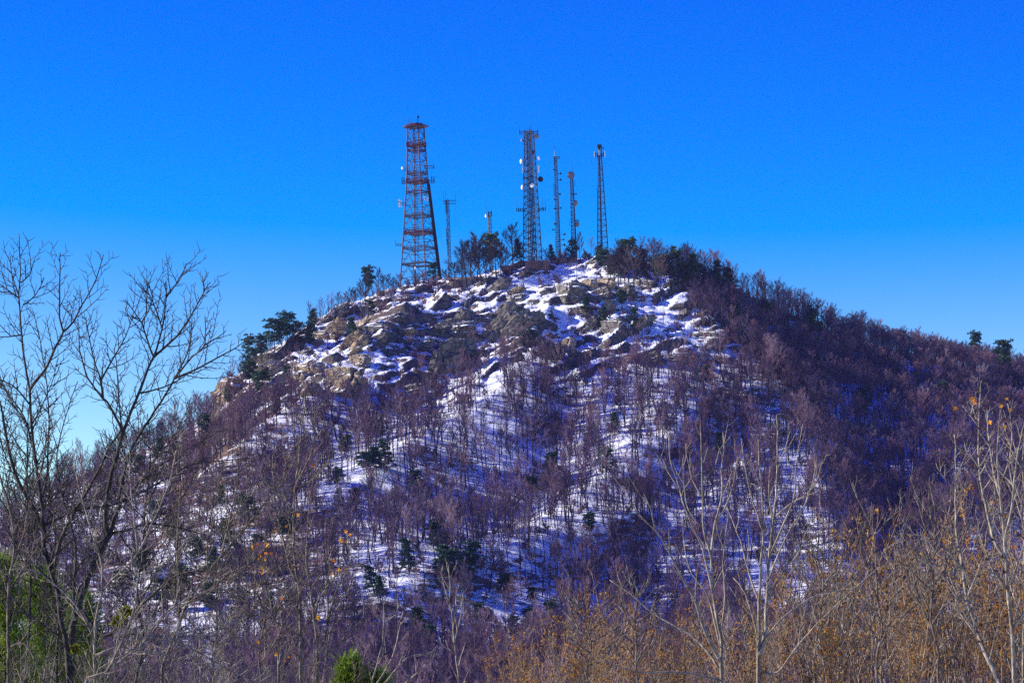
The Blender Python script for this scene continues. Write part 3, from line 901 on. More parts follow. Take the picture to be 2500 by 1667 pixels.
# 300 of the trees that show largest stand as trees of their own
pxh = hgt / Y * K
vis = (~bush) & (U > 10) & (U < 2490) & (V > 700) & (V - pxh < 1600) & ~((U > 1330) & (V - pxh > 1400)) & ~((U < 620) & (V > 1560))
rank = np.where(vis, pxh * rng.uniform(0.55, 1.0, n_t), -1)
order = np.argsort(-rank)[:300]
single = np.zeros(n_t, bool); single[order] = True
for i in order:
    u, v = U[i], V[i]
    if v > 1560: lb, g = 'tall bare tree in the lowest woods', 'bare trees at the foot of the mountain'
    elif u > 1650: lb, g = 'bare tree in the shaded right-flank woods', 'bare trees on the right flank'
    elif u < 700: lb, g = 'bare tree on the hazy left flank', 'bare trees on the left flank'
    elif v > 1250: lb, g = 'bare dark-trunked tree on the lower snowy slope', 'bare trees on the lower slope'
    elif v > 1000: lb, g = 'bare dark-trunked tree on the middle snowy slope', 'bare trees on the middle slope'
    else: lb, g = 'small bare tree rooted among the snowy crags', 'bare trees on the crags'
    zn = ('under the left edge of the slope' if u < 330 else 'under the left cliffs' if u < 860 else 'in line below the red tower' if u < 1130 else 'in line below the grey towers' if u < 1500 else 'below the right shoulder' if u < 1950 else 'towards the right edge')
    lb, g = lb + ', ' + zn, g + ' ' + zn
    o = empty('bare_tree', (X[i], Y[i], Z[i]), lb, 'tree', g, 0.0, scl[i])
    o.rotation_euler = rot[i]; o.scale = size[i]
    a, c = forest_parts[idx[i]]
    link('trunk', a, o); link('crown', c, o)

rest = ~single
me = bpy.data.meshes.new('woods')
nr = int(rest.sum())
me.vertices.add(nr)
me.vertices.foreach_set('co', np.stack([X, Y, Z], -1)[rest].reshape(-1))
for nm, typ, arr in (('kind_index', 'INT', idx[rest].astype(np.int32)), ('turn', 'FLOAT_VECTOR', rot[rest].astype(np.float32)), ('size', 'FLOAT_VECTOR', size[rest].astype(np.float32))):
    a = me.attributes.new(nm, typ, 'POINT'); a.data.foreach_set('vector' if typ == 'FLOAT_VECTOR' else 'value', arr.reshape(-1))
me.update()
woods = tag(link('forest', me), 'bare purple-brown winter woods covering the mountainside', None, None, 'stuff')
ng = bpy.data.node_groups.new('woods', 'GeometryNodeTree')
ng.interface.new_socket('Geometry', in_out='INPUT', socket_type='NodeSocketGeometry')
ng.interface.new_socket('Geometry', in_out='OUTPUT', socket_type='NodeSocketGeometry')
gi, go = ng.nodes.new('NodeGroupInput'), ng.nodes.new('NodeGroupOutput')
ci = ng.nodes.new('GeometryNodeCollectionInfo'); ci.inputs['Collection'].default_value = protos
ci.inputs['Separate Children'].default_value = True; ci.inputs['Reset Children'].default_value = True
ip = ng.nodes.new('GeometryNodeInstanceOnPoints'); ip.inputs['Pick Instance'].default_value = True
def named(nm, t):
    x = ng.nodes.new('GeometryNodeInputNamedAttribute'); x.data_type = t; x.inputs[0].default_value = nm
    return x.outputs[0]
er = ng.nodes.new('FunctionNodeEulerToRotation')
L = ng.links
L.new(gi.outputs[0], ip.inputs['Points']); L.new(ci.outputs[0], ip.inputs['Instance'])
L.new(named('kind_index', 'INT'), ip.inputs['Instance Index'])
L.new(named('turn', 'FLOAT_VECTOR'), er.inputs[0]); L.new(er.outputs[0], ip.inputs['Rotation'])
L.new(named('size', 'FLOAT_VECTOR'), ip.inputs['Scale'])
L.new(ip.outputs[0], go.inputs[0])
md = woods.modifiers.new('woods', 'NODES'); md.node_group = ng

# ------------------------------------------------------------------ towers
def tower(name, label, ub, vb, ut_v, n, R0, R1, phi, bays, leg_w, br_w, m_leg, m_br, Y=1003.0, knee=None, style='x'):
    p = P(ub, vb, Y); zb = min(p.z, ground_z(p.x, p.y))
    Ht = (vb - ut_v) * Y / K + (p.z - zb)
    root = empty(name, (p.x, p.y, zb), label, 'tower', 'radio towers on the summit')
    def R(t):
        if knee: return float(np.interp(t, [0, knee[0], 1], [R0, knee[1], R1]))
        return R0 + (R1 - R0) * t
    def leg_pt(k, t):
        a = phi + k * 2 * math.pi / n
        return (R(t) * math.cos(a), R(t) * math.sin(a), t * Ht)
    for k in range(n):
        mb = MB(); ts = [0, knee[0], 1] if knee else [0, 1]
        mb.tube([leg_pt(k, t) for t in ts], [leg_w * 0.707] * len(ts), 4); mb.build('leg', m_leg, root)
    ts = np.linspace(0, 1, bays + 1)
    if bays < 16: ts = 1 - (1 - ts) ** 1.25 if False else ts ** 0.92
    for b in range(bays):
        mb = MB(); t0, t1 = ts[b], ts[b + 1]
        for k in range(n):
            k2 = (k + 1) % n
            a0, b0, a1, b1 = [Vector(q) for q in (leg_pt(k, t0), leg_pt(k2, t0), leg_pt(k, t1), leg_pt(k2, t1))]
            mb.bar(a1, b1, br_w)
            if style == 'x':
                mb.bar(a0, b1, br_w); mb.bar(b0, a1, br_w)
            elif style == 'k':
                mid = (a1 + b1) / 2
                mb.bar(a0, mid, br_w); mb.bar(b0, mid, br_w)
                mb.bar((a0 + mid) / 2, (a0 + a1) / 2, br_w * 0.7); mb.bar((b0 + mid) / 2, (b0 + b1) / 2, br_w * 0.7)
            else:
                if b % 2: mb.bar(a0, b1, br_w)
                else: mb.bar(b0, a1, br_w)
        mb.build('bracing', m_br, root)
    return root, Ht, R, leg_pt

S1 = 1003.0 / K   # metres per photograph pixel at the summit

def ring(root, z, r, n, phi, h, m, w=0.14, deck=True):
    mb = MB()
    c = [(r * math.cos(phi + k * 6.2832 / n), r * math.sin(phi + k * 6.2832 / n)) for k in range(n)]
    for k in range(n):
        a, b = c[k], c[(k + 1) % n]
        mb.bar((*a, z), (*b, z), w * 2); mb.bar((*a, z + h), (*b, z + h), w)
        mb.bar((*a, z + h * 0.5), (*b, z + h * 0.5), w * 0.8)
        for q in range(4):
            t = q / 4
            x, y = a[0] + (b[0] - a[0]) * t, a[1] + (b[1] - a[1]) * t
            mb.bar((x, y, z), (x, y, z + h), w * 0.8)
    if deck:
        mb.face([(x * 0.98, y * 0.98, z + 0.05) for x, y in c]); mb.face([(x * 0.98, y * 0.98, z - 0.06) for x, y in reversed(c)])
    return mb.build('platform', m, root)

def whip(root, x, y, z0, z1, m=None, w=0.09):
    mb = MB(); mb.tube([(x, y, z0), (x, y, z0 + 0.7 * (z1 - z0)), (x, y, z1)], [w, w * 0.75, w * 0.35], 5)
    return mb.build('whip_antenna', m or M['steel'], root)

def dish(root, x, y, z, d, r, m, drum=0.5):
    dv = Vector(d).normalized(); mb = MB()
    mb.lathe((x, y, z), dv, [(r * 0.25, -drum * 0.7), (r * 0.75, -drum * 0.35), (r * 0.98, 0), (r, drum * 0.4), (r * 0.96, drum * 0.55), (r * 0.5, drum * 0.75), (r * 0.05, drum * 0.8)], 18)
    o = mb.build('dish', m, root, True)
    b = MB(); b.bar((x, y, z), tuple(Vector((x, y, z)) - dv * (drum + 0.9)), 0.16); b.build('bracket', M['dark_steel'], o)
    return o

def panel(root, x, y, z, h, m, w=0.35, rz=0.0):
    mb = MB(); mb.box((x, y, z), (w, 0.22, h), 0, rz)
    mb.box((x, y, z + h * 0.5 + 0.05), (w * 0.7, 0.16, 0.1), 0, rz)
    return mb.build('panel_antenna', m, root)

def arm(root, z, x0, x1, m, y=0.0, drop=0.9):
    mb = MB()
    mb.bar((x0, y, z), (x1, y, z), 0.16); mb.bar((x0, y, z - drop), (x1, y, z - drop), 0.13)
    for t in (0.05, 0.35, 0.65, 0.95):
        x = x0 + (x1 - x0) * t; mb.bar((x, y, z - drop), (x, y, z), 0.1)
    return mb.build('antenna_arm', m, root)

# the big red tower
vz = lambda v, vb=697: (vb - v) * S1
root, Ht, R, lp = tower('lattice_tower', 'big red four-legged lattice tower with a wide roof deck', 1027, 697, 312, 4, 8.0, 3.1, math.radians(17), 14, 0.34, 0.15, M['red_steel'], M['steel'], knee=(0.70, 3.95), style='k')
ph = math.radians(17)
mb = MB()
for (z, r) in ((Ht + 0.2, 4.6),):
    mb.lathe((0, 0, z), (0, 0, 1), [(4.75, 0.0), (4.75, 0.35), (3.1, 0.75), (2.6, 1.2), (0.8, 1.35)], 8)
mb.build('roof_deck', M['red_steel'], root)
ring(root, vz(339), 3.75, 4, ph, 1.4, M['red_steel'], 0.2)
ring(root, vz(352), 3.4, 4, ph, 0.5, M['red_steel'], 0.1, False)
ring(root, vz(428), 4.3, 4, ph, 1.3, M['red_steel'], 0.22)
ring(root, vz(408), 3.95, 4, ph, 0.6, M['red_steel'], 0.12, False)
ring(root, vz(452), 4.3, 4, ph, 0.4, M['red_steel'], 0.1, False)
ring(root, vz(510), 5.2, 4, ph, 0.7, M['steel'], 0.13, False)
ring(root, vz(552), 5.85, 4, ph, 1.0, M['red_steel'], 0.2)
ring(root, vz(590), 6.3, 4, ph, 0.6, M['steel'], 0.12, False)
ring(root, vz(628), 6.85, 4, ph, 0.4, M['steel'], 0.12, False)
whip(root, 0.8, 0, Ht + 1.3, Ht + 3.9, M['dark_steel'], 0.22)
mb = MB(); mb.box((1.05, 0, Ht + 3.9), (0.7, 0.4, 0.7)); mb.build('beacon', M['dark_steel'], root)
whip(root, -2.6, 0.3, Ht + 0.6, Ht + 3.4); whip(root, -1.7, 0, Ht + 0.6, Ht + 3.7); whip(root, 2.2, 0, Ht + 0.6, Ht + 2.4)
mb = MB()   # the heavy cable run up the right leg
for dx in (-0.35, 0.0, 0.35):
    a = [lp(0, t) for t in (0, 0.35, 0.66)]
    mb.tube([(q[0] + dx, q[1] - 0.35, q[2]) for q in a], [0.34, 0.3, 0.24], 5)
mb.build('cable_run', M['dark_steel'], root)
mb = MB()   # ladder inside
for dx in (-0.25, 0.25): mb.bar((dx - 0.6, 0.5, 0), (dx - 0.6, 0.5, Ht), 0.1)
for q in range(int(Ht / 1.5)): mb.bar((-0.85, 0.5, q * 1.5), (-0.35, 0.5, q * 1.5), 0.08)
mb.build('ladder', M['dark_steel'], root)
arm(root, vz(388), 2.5, 6.4, M['red_steel']); whip(root, 6.0, 0, vz(396), vz(385), M['dark_steel'], 0.12)
arm(root, vz(392), -5.3, -2.5, M['steel']); dish(root, -5.3, -0.2, vz(392), (-1, -0.4, 0), 0.5, M['white'])
for dx in (-5.6, -4.9, 5.3, 6.1): panel(root, dx, -0.3, vz(422), 2.2, M['dark_steel'], 0.3)
arm(root, vz(424), -5.8, -3.6, M['dark_steel']); arm(root, vz(424), 3.6, 6.4, M['dark_steel'])
for dz in (473, 478, 484): panel(root, -6.9, -0.2, vz(dz) + 0.2, 1.0, M['white'], 0.8)
panel(root, -6.2, 0.1, vz(479), 2.2, M['white'], 0.4); arm(root, vz(476), -6.8, -4.4, M['dark_steel'])
panel(root, 2.4, -3.4, vz(470), 1.6, M['white'], 0.5); panel(root, 3.6, -3.0, vz(473), 1.4, M['white'], 0.5); panel(root, 1.4, -3.6, vz(474), 1.4, M['tan_rock'], 0.6)
arm(root, vz(577), -8.8, -6.0, M['steel'], 0, 0.5); whip(root, -8.7, 0, vz(577), vz(563), None, 0.1)
panel(root, -1.6, -5.2, vz(643), 1.6, M['white'], 0.4, 0.5)
mb = MB(); mb.box((0, 0, 0.25), (12.5, 12.5, 0.9), 0, ph); mb.build('footing', M['hut'], root)

# the slim mast left of the clump
root, Ht, R, lp = tower('lattice_mast', 'slim reddish three-legged mast beside the big red tower', 1099, 700, 488, 3, 0.75, 0.55, 0.4, 26, 0.13, 0.09, M['red_steel'], M['steel'], style='z')
arm(root, Ht - 0.3, 0.3, 3.2, M['steel'], 0, 1.2); arm(root, Ht - 0.4, -1.6, 0, M['steel'], 0, 1.0)
whip(root, -1.4, 0, Ht - 0.5, Ht + 4.0, None, 0.06); whip(root, -0.6, 0, Ht, Ht + 5.0, None, 0.06); whip(root, 3.0, 0, Ht, Ht + 3.0, None, 0.05)
panel(root, -0.6, -0.5, Ht - 2.6, 4.6, M['red_steel'], 0.35); panel(root, -0.65, -0.5, Ht - 13.5, 6.0, M['red_steel'], 0.25)

# the short mast with the white dish
root, Ht, R, lp = tower('lattice_mast', 'short grey mast with a small white dish behind the summit trees', 1199, 668, 519, 3, 0.95, 0.6, 0.2, 16, 0.17, 0.11, M['steel'], M['steel'], Y=1006, style='z')
dish(root, -1.15, -0.4, Ht - 1.3, (-1, -0.25, 0), 0.6, M['white']); panel(root, -0.3, -0.7, Ht - 0.6, 1.8, M['dark_steel']); panel(root, 0.8, -0.5, Ht - 0.5, 2.0, M['dark_steel'])
whip(root, -0.9, 0, Ht - 0.5, Ht + 4.3, None, 0.05); whip(root, 0.7, 0, Ht, Ht + 0.9, None, 0.09); whip(root, 0.1, 0, Ht, Ht + 0.5, None, 0.09)

# the tallest grey tower
vz = lambda v, vb=646: (vb - v) * S1
root, Ht, R, lp = tower('lattice_tower', 'broad grey lattice tower crowded with dishes right of the summit trees', 1301, 646, 320, 4, 3.75, 1.9, math.radians(22), 20, 0.26, 0.11, M['dark_steel'], M['steel'], style='x')
mb = MB()
for dx in (-0.5, 0.1, 0.7): mb.tube([(dx, 0.2, 0), (dx * 0.8 - 0.1, 0.1, Ht)], [0.22, 0.16], 5)
mb.build('cable_run', M['dark_steel'], root)
mb = MB()
for q in range(22):
    z = q * Ht / 22 + 0.8; r = R(q / 22) * 0.8
    mb.bar((-r, -0.3, z - 0.5), (r * 0.4, 0.3, z + 0.8), 0.2)
mb.build('inner_stair', M['dark_steel'], root)
arm(root, Ht - 0.3, -3.4, -1.0, M['dark_steel'], 0, 0.8); arm(root, Ht - 0.3, 1.0, 3.4, M['dark_steel'], 0, 0.8)
for x in (-3.3, 3.3): panel(root, x, 0, Ht - 0.5, 1.5, M['dark_steel'], 0.28); whip(root, x * 1.02, 0, Ht, Ht + 2.6, None, 0.07)
whip(root, 0.3, 0, Ht, Ht + 1.6, M['dark_steel'], 0.16); whip(root, 0.9, 0, Ht, Ht + 4.2, None, 0.06); whip(root, -1.3, 0, Ht, Ht + 2.2, None, 0.07)
FR = (0.55, -0.83, 0.0); LF = (-0.95, -0.3, 0)
dish(root, 2.8, -0.6, vz(334), (0.45, -0.9, 0), 1.0, M['grey_dish']); dish(root, -2.6, -0.3, vz(343), LF, 0.6, M['grey_dish'])
dish(root, -2.9, -0.3, vz(394), LF, 0.85, M['white'], 0.8); dish(root, 3.3, -0.4, vz(388), (0.9, -0.3, 0), 0.75, M['white'])
panel(root, -2.6, -0.5, vz(414), 2.4, M['white'], 0.5); panel(root, 3.2, -0.4, vz(414), 2.6, M['white'], 0.5)
dish(root, 3.7, -1.2, vz(440), (0.3, -0.95, 0), 1.05, M['dark_steel']); dish(root, -2.8, -0.3, vz(457), LF, 0.8, M['white'], 0.8)
dish(root, 0.7, -2.6, vz(456), (-0.5, -0.85, 0), 0.85, M['white'])
panel(root, 1.3, -2.0, vz(375), 1.5, M['steel'], 0.9)
for s in (-1, 1):
    arm(root, vz(510), s * 2.4, s * 5.4, M['dark_steel'], 0, 0.7)
    for q in (3.0, 3.9, 4.6, 5.3): panel(root, s * q, -0.2, vz(512), 1.4, M['dark_steel'], 0.25)
    whip(root, s * 5.2, 0, vz(510), vz(484), None, 0.07)
whip(root, 4.2, 0, vz(510), vz(480), None, 0.06)
dish(root, 0.6, -3.1, 3.0, (-0.3, -0.9, 0), 0.55, M['white'])

# slim lattice mast
vz = lambda v, vb=634: (vb - v) * S1
root, Ht, R, lp = tower('lattice_mast', 'slim pale lattice mast dotted with little antennas', 1365, 634, 382, 3, 1.15, 0.5, 0.9, 44, 0.15, 0.10, M['steel'], M['steel'], style='z')
whip(root, -0.5, 0, Ht, Ht + 2.2, M['white'], 0.11); whip(root, -0.5, 0, Ht + 2.2, Ht + 4.2, None, 0.05); arm(root, Ht - 0.2, 0.2, 1.5, M['steel'], 0, 0.6); panel(root, -0.6, -0.3, Ht - 1.6, 3.0, M['dark_steel'], 0.3)
for (dx, v, r) in ((1.5, 421, 0.42), (1.5, 436, 0.42), (1.0, 471, 0.42), (-0.9, 483, 0.38), (-1.0, 506, 0.35), (1.2, 505, 0.35), (-1.2, 543, 0.38), (-1.9, 557, 0.3), (2.3, 569, 0.45), (1.9, 582, 0.33), (2.1, 595, 0.48), (-1.0, 411, 0.3)):
    dish(root, dx, -0.3, vz(v), (1 if dx > 0 else -1, -0.6, 0), r, M['dark_steel'], 0.4)
mb = MB(); mb.tube([(-1.1, -0.2, vz(476)), (-1.1, -0.2, vz(445))], [0.13, 0.13], 6); mb.build('whip_antenna', M['steel'], root)

# dish mast
vz = lambda v, vb=640: (vb - v) * S1
root, Ht, R, lp = tower('lattice_mast', 'reddish mast carrying three big round dishes', 1401, 640, 428, 3, 1.2, 0.62, 0.0, 24, 0.2, 0.11, M['steel'], M['steel'], style='z')
mb = MB(); mb.tube([(1.05, -0.35, 0), (0.6, -0.35, Ht * 0.96)], [0.3, 0.2], 5); mb.build('cable_run', M['red_steel'], root)
dish(root, -0.1, -0.9, vz(429), (-0.1, -1, 0), 1.4, M['grey_dish'], 0.6); dish(root, 1.2, -0.8, vz(497), (0.75, -0.65, 0), 1.05, M['grey_dish'], 0.7); dish(root, 1.6, -0.8, vz(549), (0.75, -0.65, 0), 1.05, M['grey_dish'], 0.7)
arm(root, vz(473), -0.5, 2.0, M['dark_steel'], -0.2, 0.4); arm(root, vz(538), 0.5, 2.4, M['steel'], 0, 0.25)
whip(root, 0.5, 0, Ht, Ht + 5.3, None, 0.07); whip(root, 1.3, 0, vz(455), vz(440), None, 0.1); whip(root, -1.1, 0, vz(552), vz(533), None, 0.09)

# right tower
vz = lambda v, vb=634: (vb - v) * S1
root, Ht, R, lp = tower('lattice_tower', 'tapering three-legged tower with white panel antennas, farthest right on the summit', 1472, 634, 358, 3, 2.35, 0.6, -0.5, 20, 0.24, 0.10, M['dark_steel'], M['steel'], style='z')
for x in (-1.9, 1.9):
    arm(root, vz(376), x, x * 0.2, M['dark_steel'], 0, 0.9)
    panel(root, x * 1.0, -0.3, vz(377), 2.1, M['white'], 0.32); panel(root, x * 0.75, 0.5, vz(377), 1.8, M['dark_steel'], 0.3)
panel(root, -0.25, -0.9, vz(374), 1.9, M['white'], 0.34)
ring(root, Ht - 0.2, 0.9, 3, -0.5, 0.9, M['dark_steel'], 0.12); arm(root, vz(360), 0.5, 1.6, M['steel'], 0, 0.7); whip(root, 1.55, 0, vz(364), vz(352), None, 0.06)
mb = MB(); mb.tube([(-0.5, -0.5, 0), (-0.15, -0.25, Ht)], [0.24, 0.18], 5); mb.build('cable_run', M['dark_steel'], root)

# ------------------------------------------------------------------ huts on the summit
def hut(u0, u1, vb, vt, label, mw, Y=1000.0, deep=5.0, gable=0.28, doors=1):
    q_ = hit((u0 + u1) / 2, vb)
    if q_ is not None and q_.y < Y: Y = q_.y + deep / 2 - 0.6
    a, b = P(u0, vb, Y), P(u1, vb, Y)
    w = b.x - a.x; h = (vb - vt) * Y / K; x = (a.x + b.x) / 2
    zb = min(ground_z(x, Y - deep / 2), a.z) - 0.4
    hh = (a.z + b.z) / 2 + h - zb
    root = empty('equipment_hut', (x, Y, zb), label, 'hut')
    wh = hh * (1 - gable)
    mb = MB(); mb.box((0, 0, wh / 2), (w, deep, wh)); mb.build('wall', mw, root)
    mb = MB(); o = 0.3
    ridge = hh
    for s in (-1, 1):
        mb.face([(-w / 2 - o, s * (deep / 2 + o), wh), (w / 2 + o, s * (deep / 2 + o), wh), (w / 2 + o, 0, ridge), (-w / 2 - o, 0, ridge)][::s])
        mb.face([(s * (w / 2 + o), -deep / 2 - o, wh), (s * (w / 2 + o), deep / 2 + o, wh), (s * (w / 2 + o), 0, ridge)][::s])
    mb.face([(-w / 2 - o, -deep / 2 - o, wh + 0.003), (-w / 2 - o, deep / 2 + o, wh + 0.003), (w / 2 + o, deep / 2 + o, wh + 0.003), (w / 2 + o, -deep / 2 - o, wh + 0.003)])
    mb.build('roof', M['hut_roof'], root)
    mb = MB(); mb.box((w * 0.2, -deep / 2 - 0.03, wh - 1.1), (0.95, 0.08, 2.0)); mb.build('door', M['door'], root)
    mb = MB(); mb.box((-w * 0.22, -deep / 2 - 0.03, wh - 0.8), (0.9, 0.08, 0.7)); mb.build('vent', M['door'], root)
    return root
hut(1096, 1180, 697, 676, 'long low grey-brown hut right of the big red tower', M['hut'], 1001)
hut(1222, 1248, 666, 648, 'small tan hut between the summit trees', M['hut_brown'], 1003, 4, 0.12)
hut(1282, 1340, 652, 636, 'low brown hut at the foot of the tallest grey tower', M['hut_brown'], 1000, 4, 0.15)
hut(1348, 1408, 640, 628, 'long brown equipment hut beside the dish mast', M['hut_brown'], 1006, 4, 0.15)
hut(1440, 1492, 640, 626, 'pale flat hut at the foot of the right tower', M['hut'], 1006, 4, 0.1)
def pole(u, vb, vt, label, cross=True):
    p = P(u, vb, 1003); zb = ground_z(p.x, p.y); h = p.z + (vb - vt) * S1 - zb
    root = empty('utility_pole', (p.x, p.y, zb), label, 'pole')
    mb = MB(); mb.tube([(0, 0, -0.4), (0, 0, h)], [0.17, 0.12], 7); mb.build('shaft', M['dark_steel'], root)
    if cross:
        for z in (h - 0.3, h - 1.1):
            mb = MB(); mb.bar((-1.0, 0, z), (1.0, 0, z), 0.13); mb.build('crossarm', M['dark_steel'], root)
pole(1438, 634, 618, 'short utility pole with crossarms between the dish mast and the right tower')
pole(1430, 634, 620, 'bare post beside the short utility pole', False)

# ------------------------------------------------------------------ foreground trees
def catmull(pts, step):
    out = []
    n = len(pts)
    for i in range(n - 1):
        p0, p1, p2, p3 = pts[max(i - 1, 0)], pts[i], pts[i + 1], pts[min(i + 2, n - 1)]
        L_ = math.dist(p1, p2); k = max(2, int(L_ / step))
        for j in range(k):
            t = j / k; t2, t3 = t * t, t * t * t
            out.append(tuple(0.5 * ((2 * p1[c]) + (-p0[c] + p2[c]) * t + (2 * p0[c] - 5 * p1[c] + 4 * p2[c] - p3[c]) * t2 + (-p0[c] + 3 * p1[c] - 3 * p2[c] + p3[c]) * t3) for c in range(len(p1))))
    out.append(tuple(pts[-1]))
    return out

def add_twigs(mb, path, r, px, spec, rad_end, tips):
    """side shoots along a limb (path in metres); spec: spacing, length, angle, sub-spacing, sub-length in photograph pixels"""
    sp, ln, ang, ssp, sln, start = spec
    tot = sum(math.dist(path[i], path[i + 1]) for i in range(len(path) - 1))
    s = tot * start + r.uniform(0, sp) * px; side = r.choice((-1, 1))
    cum = [0]
    for i in range(len(path) - 1): cum.append(cum[-1] + math.dist(path[i], path[i + 1]))
    def at(s_):
        i = 0
        while i < len(cum) - 2 and cum[i + 1] < s_: i += 1
        f = (s_ - cum[i]) / max(cum[i + 1] - cum[i], 1e-6)
        a, b = Vector(path[i]), Vector(path[i + 1])
        return a.lerp(b, min(f, 1)), (b - a).normalized()
    while s < tot * 0.985:
        p, d = at(s); q = s / tot
        side = -side if r.random() < 0.8 else side
        a = math.radians(ang) * r.uniform(0.7, 1.3) * side
        dy = r.gauss(0, 0.45)
        dx, dz = d.x * math.cos(a) - d.z * math.sin(a), d.x * math.sin(a) + d.z * math.cos(a)
        dr = Vector((dx, dy, dz + 0.1)).normalized()
        L_ = ln * px * r.uniform(0.4, 1.15) * (1.0 - 0.62 * q)
        pts = [tuple(p)]; pp = Vector(p); dd = dr
        k = 5
        for i in range(k):
            dd = (dd + Vector((r.gauss(0, 0.09), r.gauss(0, 0.09), 0.10 + r.gauss(0, 0.08)))).normalized()
            pp = pp + dd * (L_ / k); pts.append(tuple(pp))
        r0 = px * r.uniform(1.15, 1.75) * (1 - 0.35 * q)
        mb.tube(pts, [r0 * (1 - 0.62 * i / k) for i in range(k)] + [r0 * 0.3], 4, 0, cap=False)
        tips.append((pts[-1], dd))
        ss = ssp * px * r.uniform(0.3, 1)
        side2 = 1
        while ss < L_ * 0.97:
            f = ss / L_ * k; i = min(int(f), k - 1)
            b = Vector(pts[i]).lerp(Vector(pts[i + 1]), f - i)
            dt = (Vector(pts[i + 1]) - Vector(pts[i])).normalized()
            side2 = -side2
            a2 = math.radians(r.uniform(28, 60)) * side2
            ex, ez = dt.x * math.cos(a2) - dt.z * math.sin(a2), dt.x * math.sin(a2) + dt.z * math.cos(a2)
            ed = Vector((ex, r.gauss(0, 0.5), ez + 0.12)).normalized()
            sl = sln * px * r.uniform(0.35, 1.2)
            m_ = b + ed * sl * 0.5
            e_ = m_ + (ed + Vector((0, 0, 0.3))).normalized() * sl * 0.5
            mb.tube([tuple(b), tuple(m_), tuple(e_)], [px * 0.85, px * 0.7, px * 0.35], 3, 0, cap=False)
            tips.append((tuple(e_), ed))
            ss += ssp * px * r.uniform(0.5, 1.6)
        s += sp * px * r.uniform(0.55, 1.5)

def fg_tree(label, Y, limbs, m, seed, spec, name='bare_tree', tiny=None):
    r = random.Random(seed)
    px = Y / K
    u0, v0 = limbs[0][0][0]
    b = P(u0, max(v0, 1700), Y); gz = ground_z(b.x, Y)
    root = empty(name, (b.x, Y, gz), label, 'tree')
    nodes = []; tips = []
    tw = MB()
    org = Vector((b.x, Y, gz))
    for i, (pl, ra, rb) in enumerate(limbs):
        pts = []
        if i == 0:
            dy = 0.0; slope = r.gauss(0, 0.05)
        else:
            j = min(nodes, key=lambda q: (q[0] - pl[0][0]) ** 2 + (q[1] - pl[0][1]) ** 2)
            dy = j[2]; slope = r.choice((-1, 1)) * r.uniform(0.05, 0.45)
        acc = 0.0; last = pl[0]
        for (u, v) in pl:
            acc += math.dist((u, v), last) * px; last = (u, v)
            yy = Y + dy + slope * acc
            w = P(u, v, yy)
            pts.append((w.x, w.y, w.z)); nodes.append((u, v, dy + slope * acc))
        if i == 0:
            f = Vector(pts[0]); pts = [(f.x + (f.x - pts[1][0]) * 0.2, Y, gz - 0.1)] + pts
        path = catmull(pts, 22 * px)
        path = [tuple(Vector(q) + Vector((r.gauss(0, 0.8), r.gauss(0, 0.8), 0)) * px) if 0 < k < len(path) - 1 else q for k, q in enumerate(path)]
        n = len(path)
        loc = [tuple(Vector(q) - org) for q in path]
        mb = MB()
        mb.tube(loc, [px * (ra + (rb - ra) * (k / (n - 1)) ** 0.85) for k in range(n)], 7 if ra > 4 else 5, 0)
        mb.build('trunk' if i == 0 else 'limb', m, root, True)
        add_twigs(tw, loc, r, px, spec, rb, tips)
    tag(tw.build('twigs', m, root, True), kind='stuff')
    return root, tips, org, px

SPIKY = (17, 125, 40, 14, 26, 0.10)
UPRIGHT = (26, 140, 28, 28, 36, 0.12)

fg_tree('tall bare tree with a straight leader nearest the left edge', 30, [
    ([(168, 1667), (166, 1624), (159, 1552), (148, 1509), (141, 1444), (127, 1400), (108, 1331), (105, 1284), (103, 1240), (85, 1110), (77, 1035), (73, 951), (62, 899), (54, 817), (46, 721), (50, 667), (46, 571)], 9.5, 1.1),
    ([(105, 1284), (72, 1223), (43, 1169), (22, 1100), (6, 1010), (-14, 930)], 6, 2),
    ([(73, 951), (95, 920), (116, 894), (136, 846), (154, 810), (145, 774), (146, 656), (147, 617)], 4.2, 1.1),
    ([(154, 810), (179, 785), (211, 726), (236, 680), (253, 621)], 2.8, 1.1),
    ([(127, 1400), (137, 1370), (145, 1324), (177, 1259), (213, 1198), (246, 1136), (268, 1090), (296, 1050)], 6, 2.4),
    ([(105, 1284), (188, 1245), (290, 1228), (398, 1172), (470, 1133), (535, 1125), (610, 1118)], 3.6, 1.2),
    ([(75, 990), (30, 940), (-8, 925)], 2.6, 1.2), ([(54, 817), (20, 822), (-6, 822)], 2.2, 1.0), ([(46, 728), (15, 705), (-8, 690)], 2.2, 1.2),
    ([(46, 721), (28, 668), (25, 626)], 1.8, 0.9), ([(50, 690), (74, 668), (86, 626)], 1.8, 0.9), ([(56, 745), (85, 722), (108, 678)], 2.0, 0.9),
    ([(85, 1110), (60, 1020), (20, 960), (-10, 900)], 3.0, 1.2), ([(120, 1380), (82, 1290), (110, 1190), (118, 1080), (116, 963), (100, 850), (82, 760)], 3.6, 1.0),
], M['dark_bark'], 1, SPIKY)
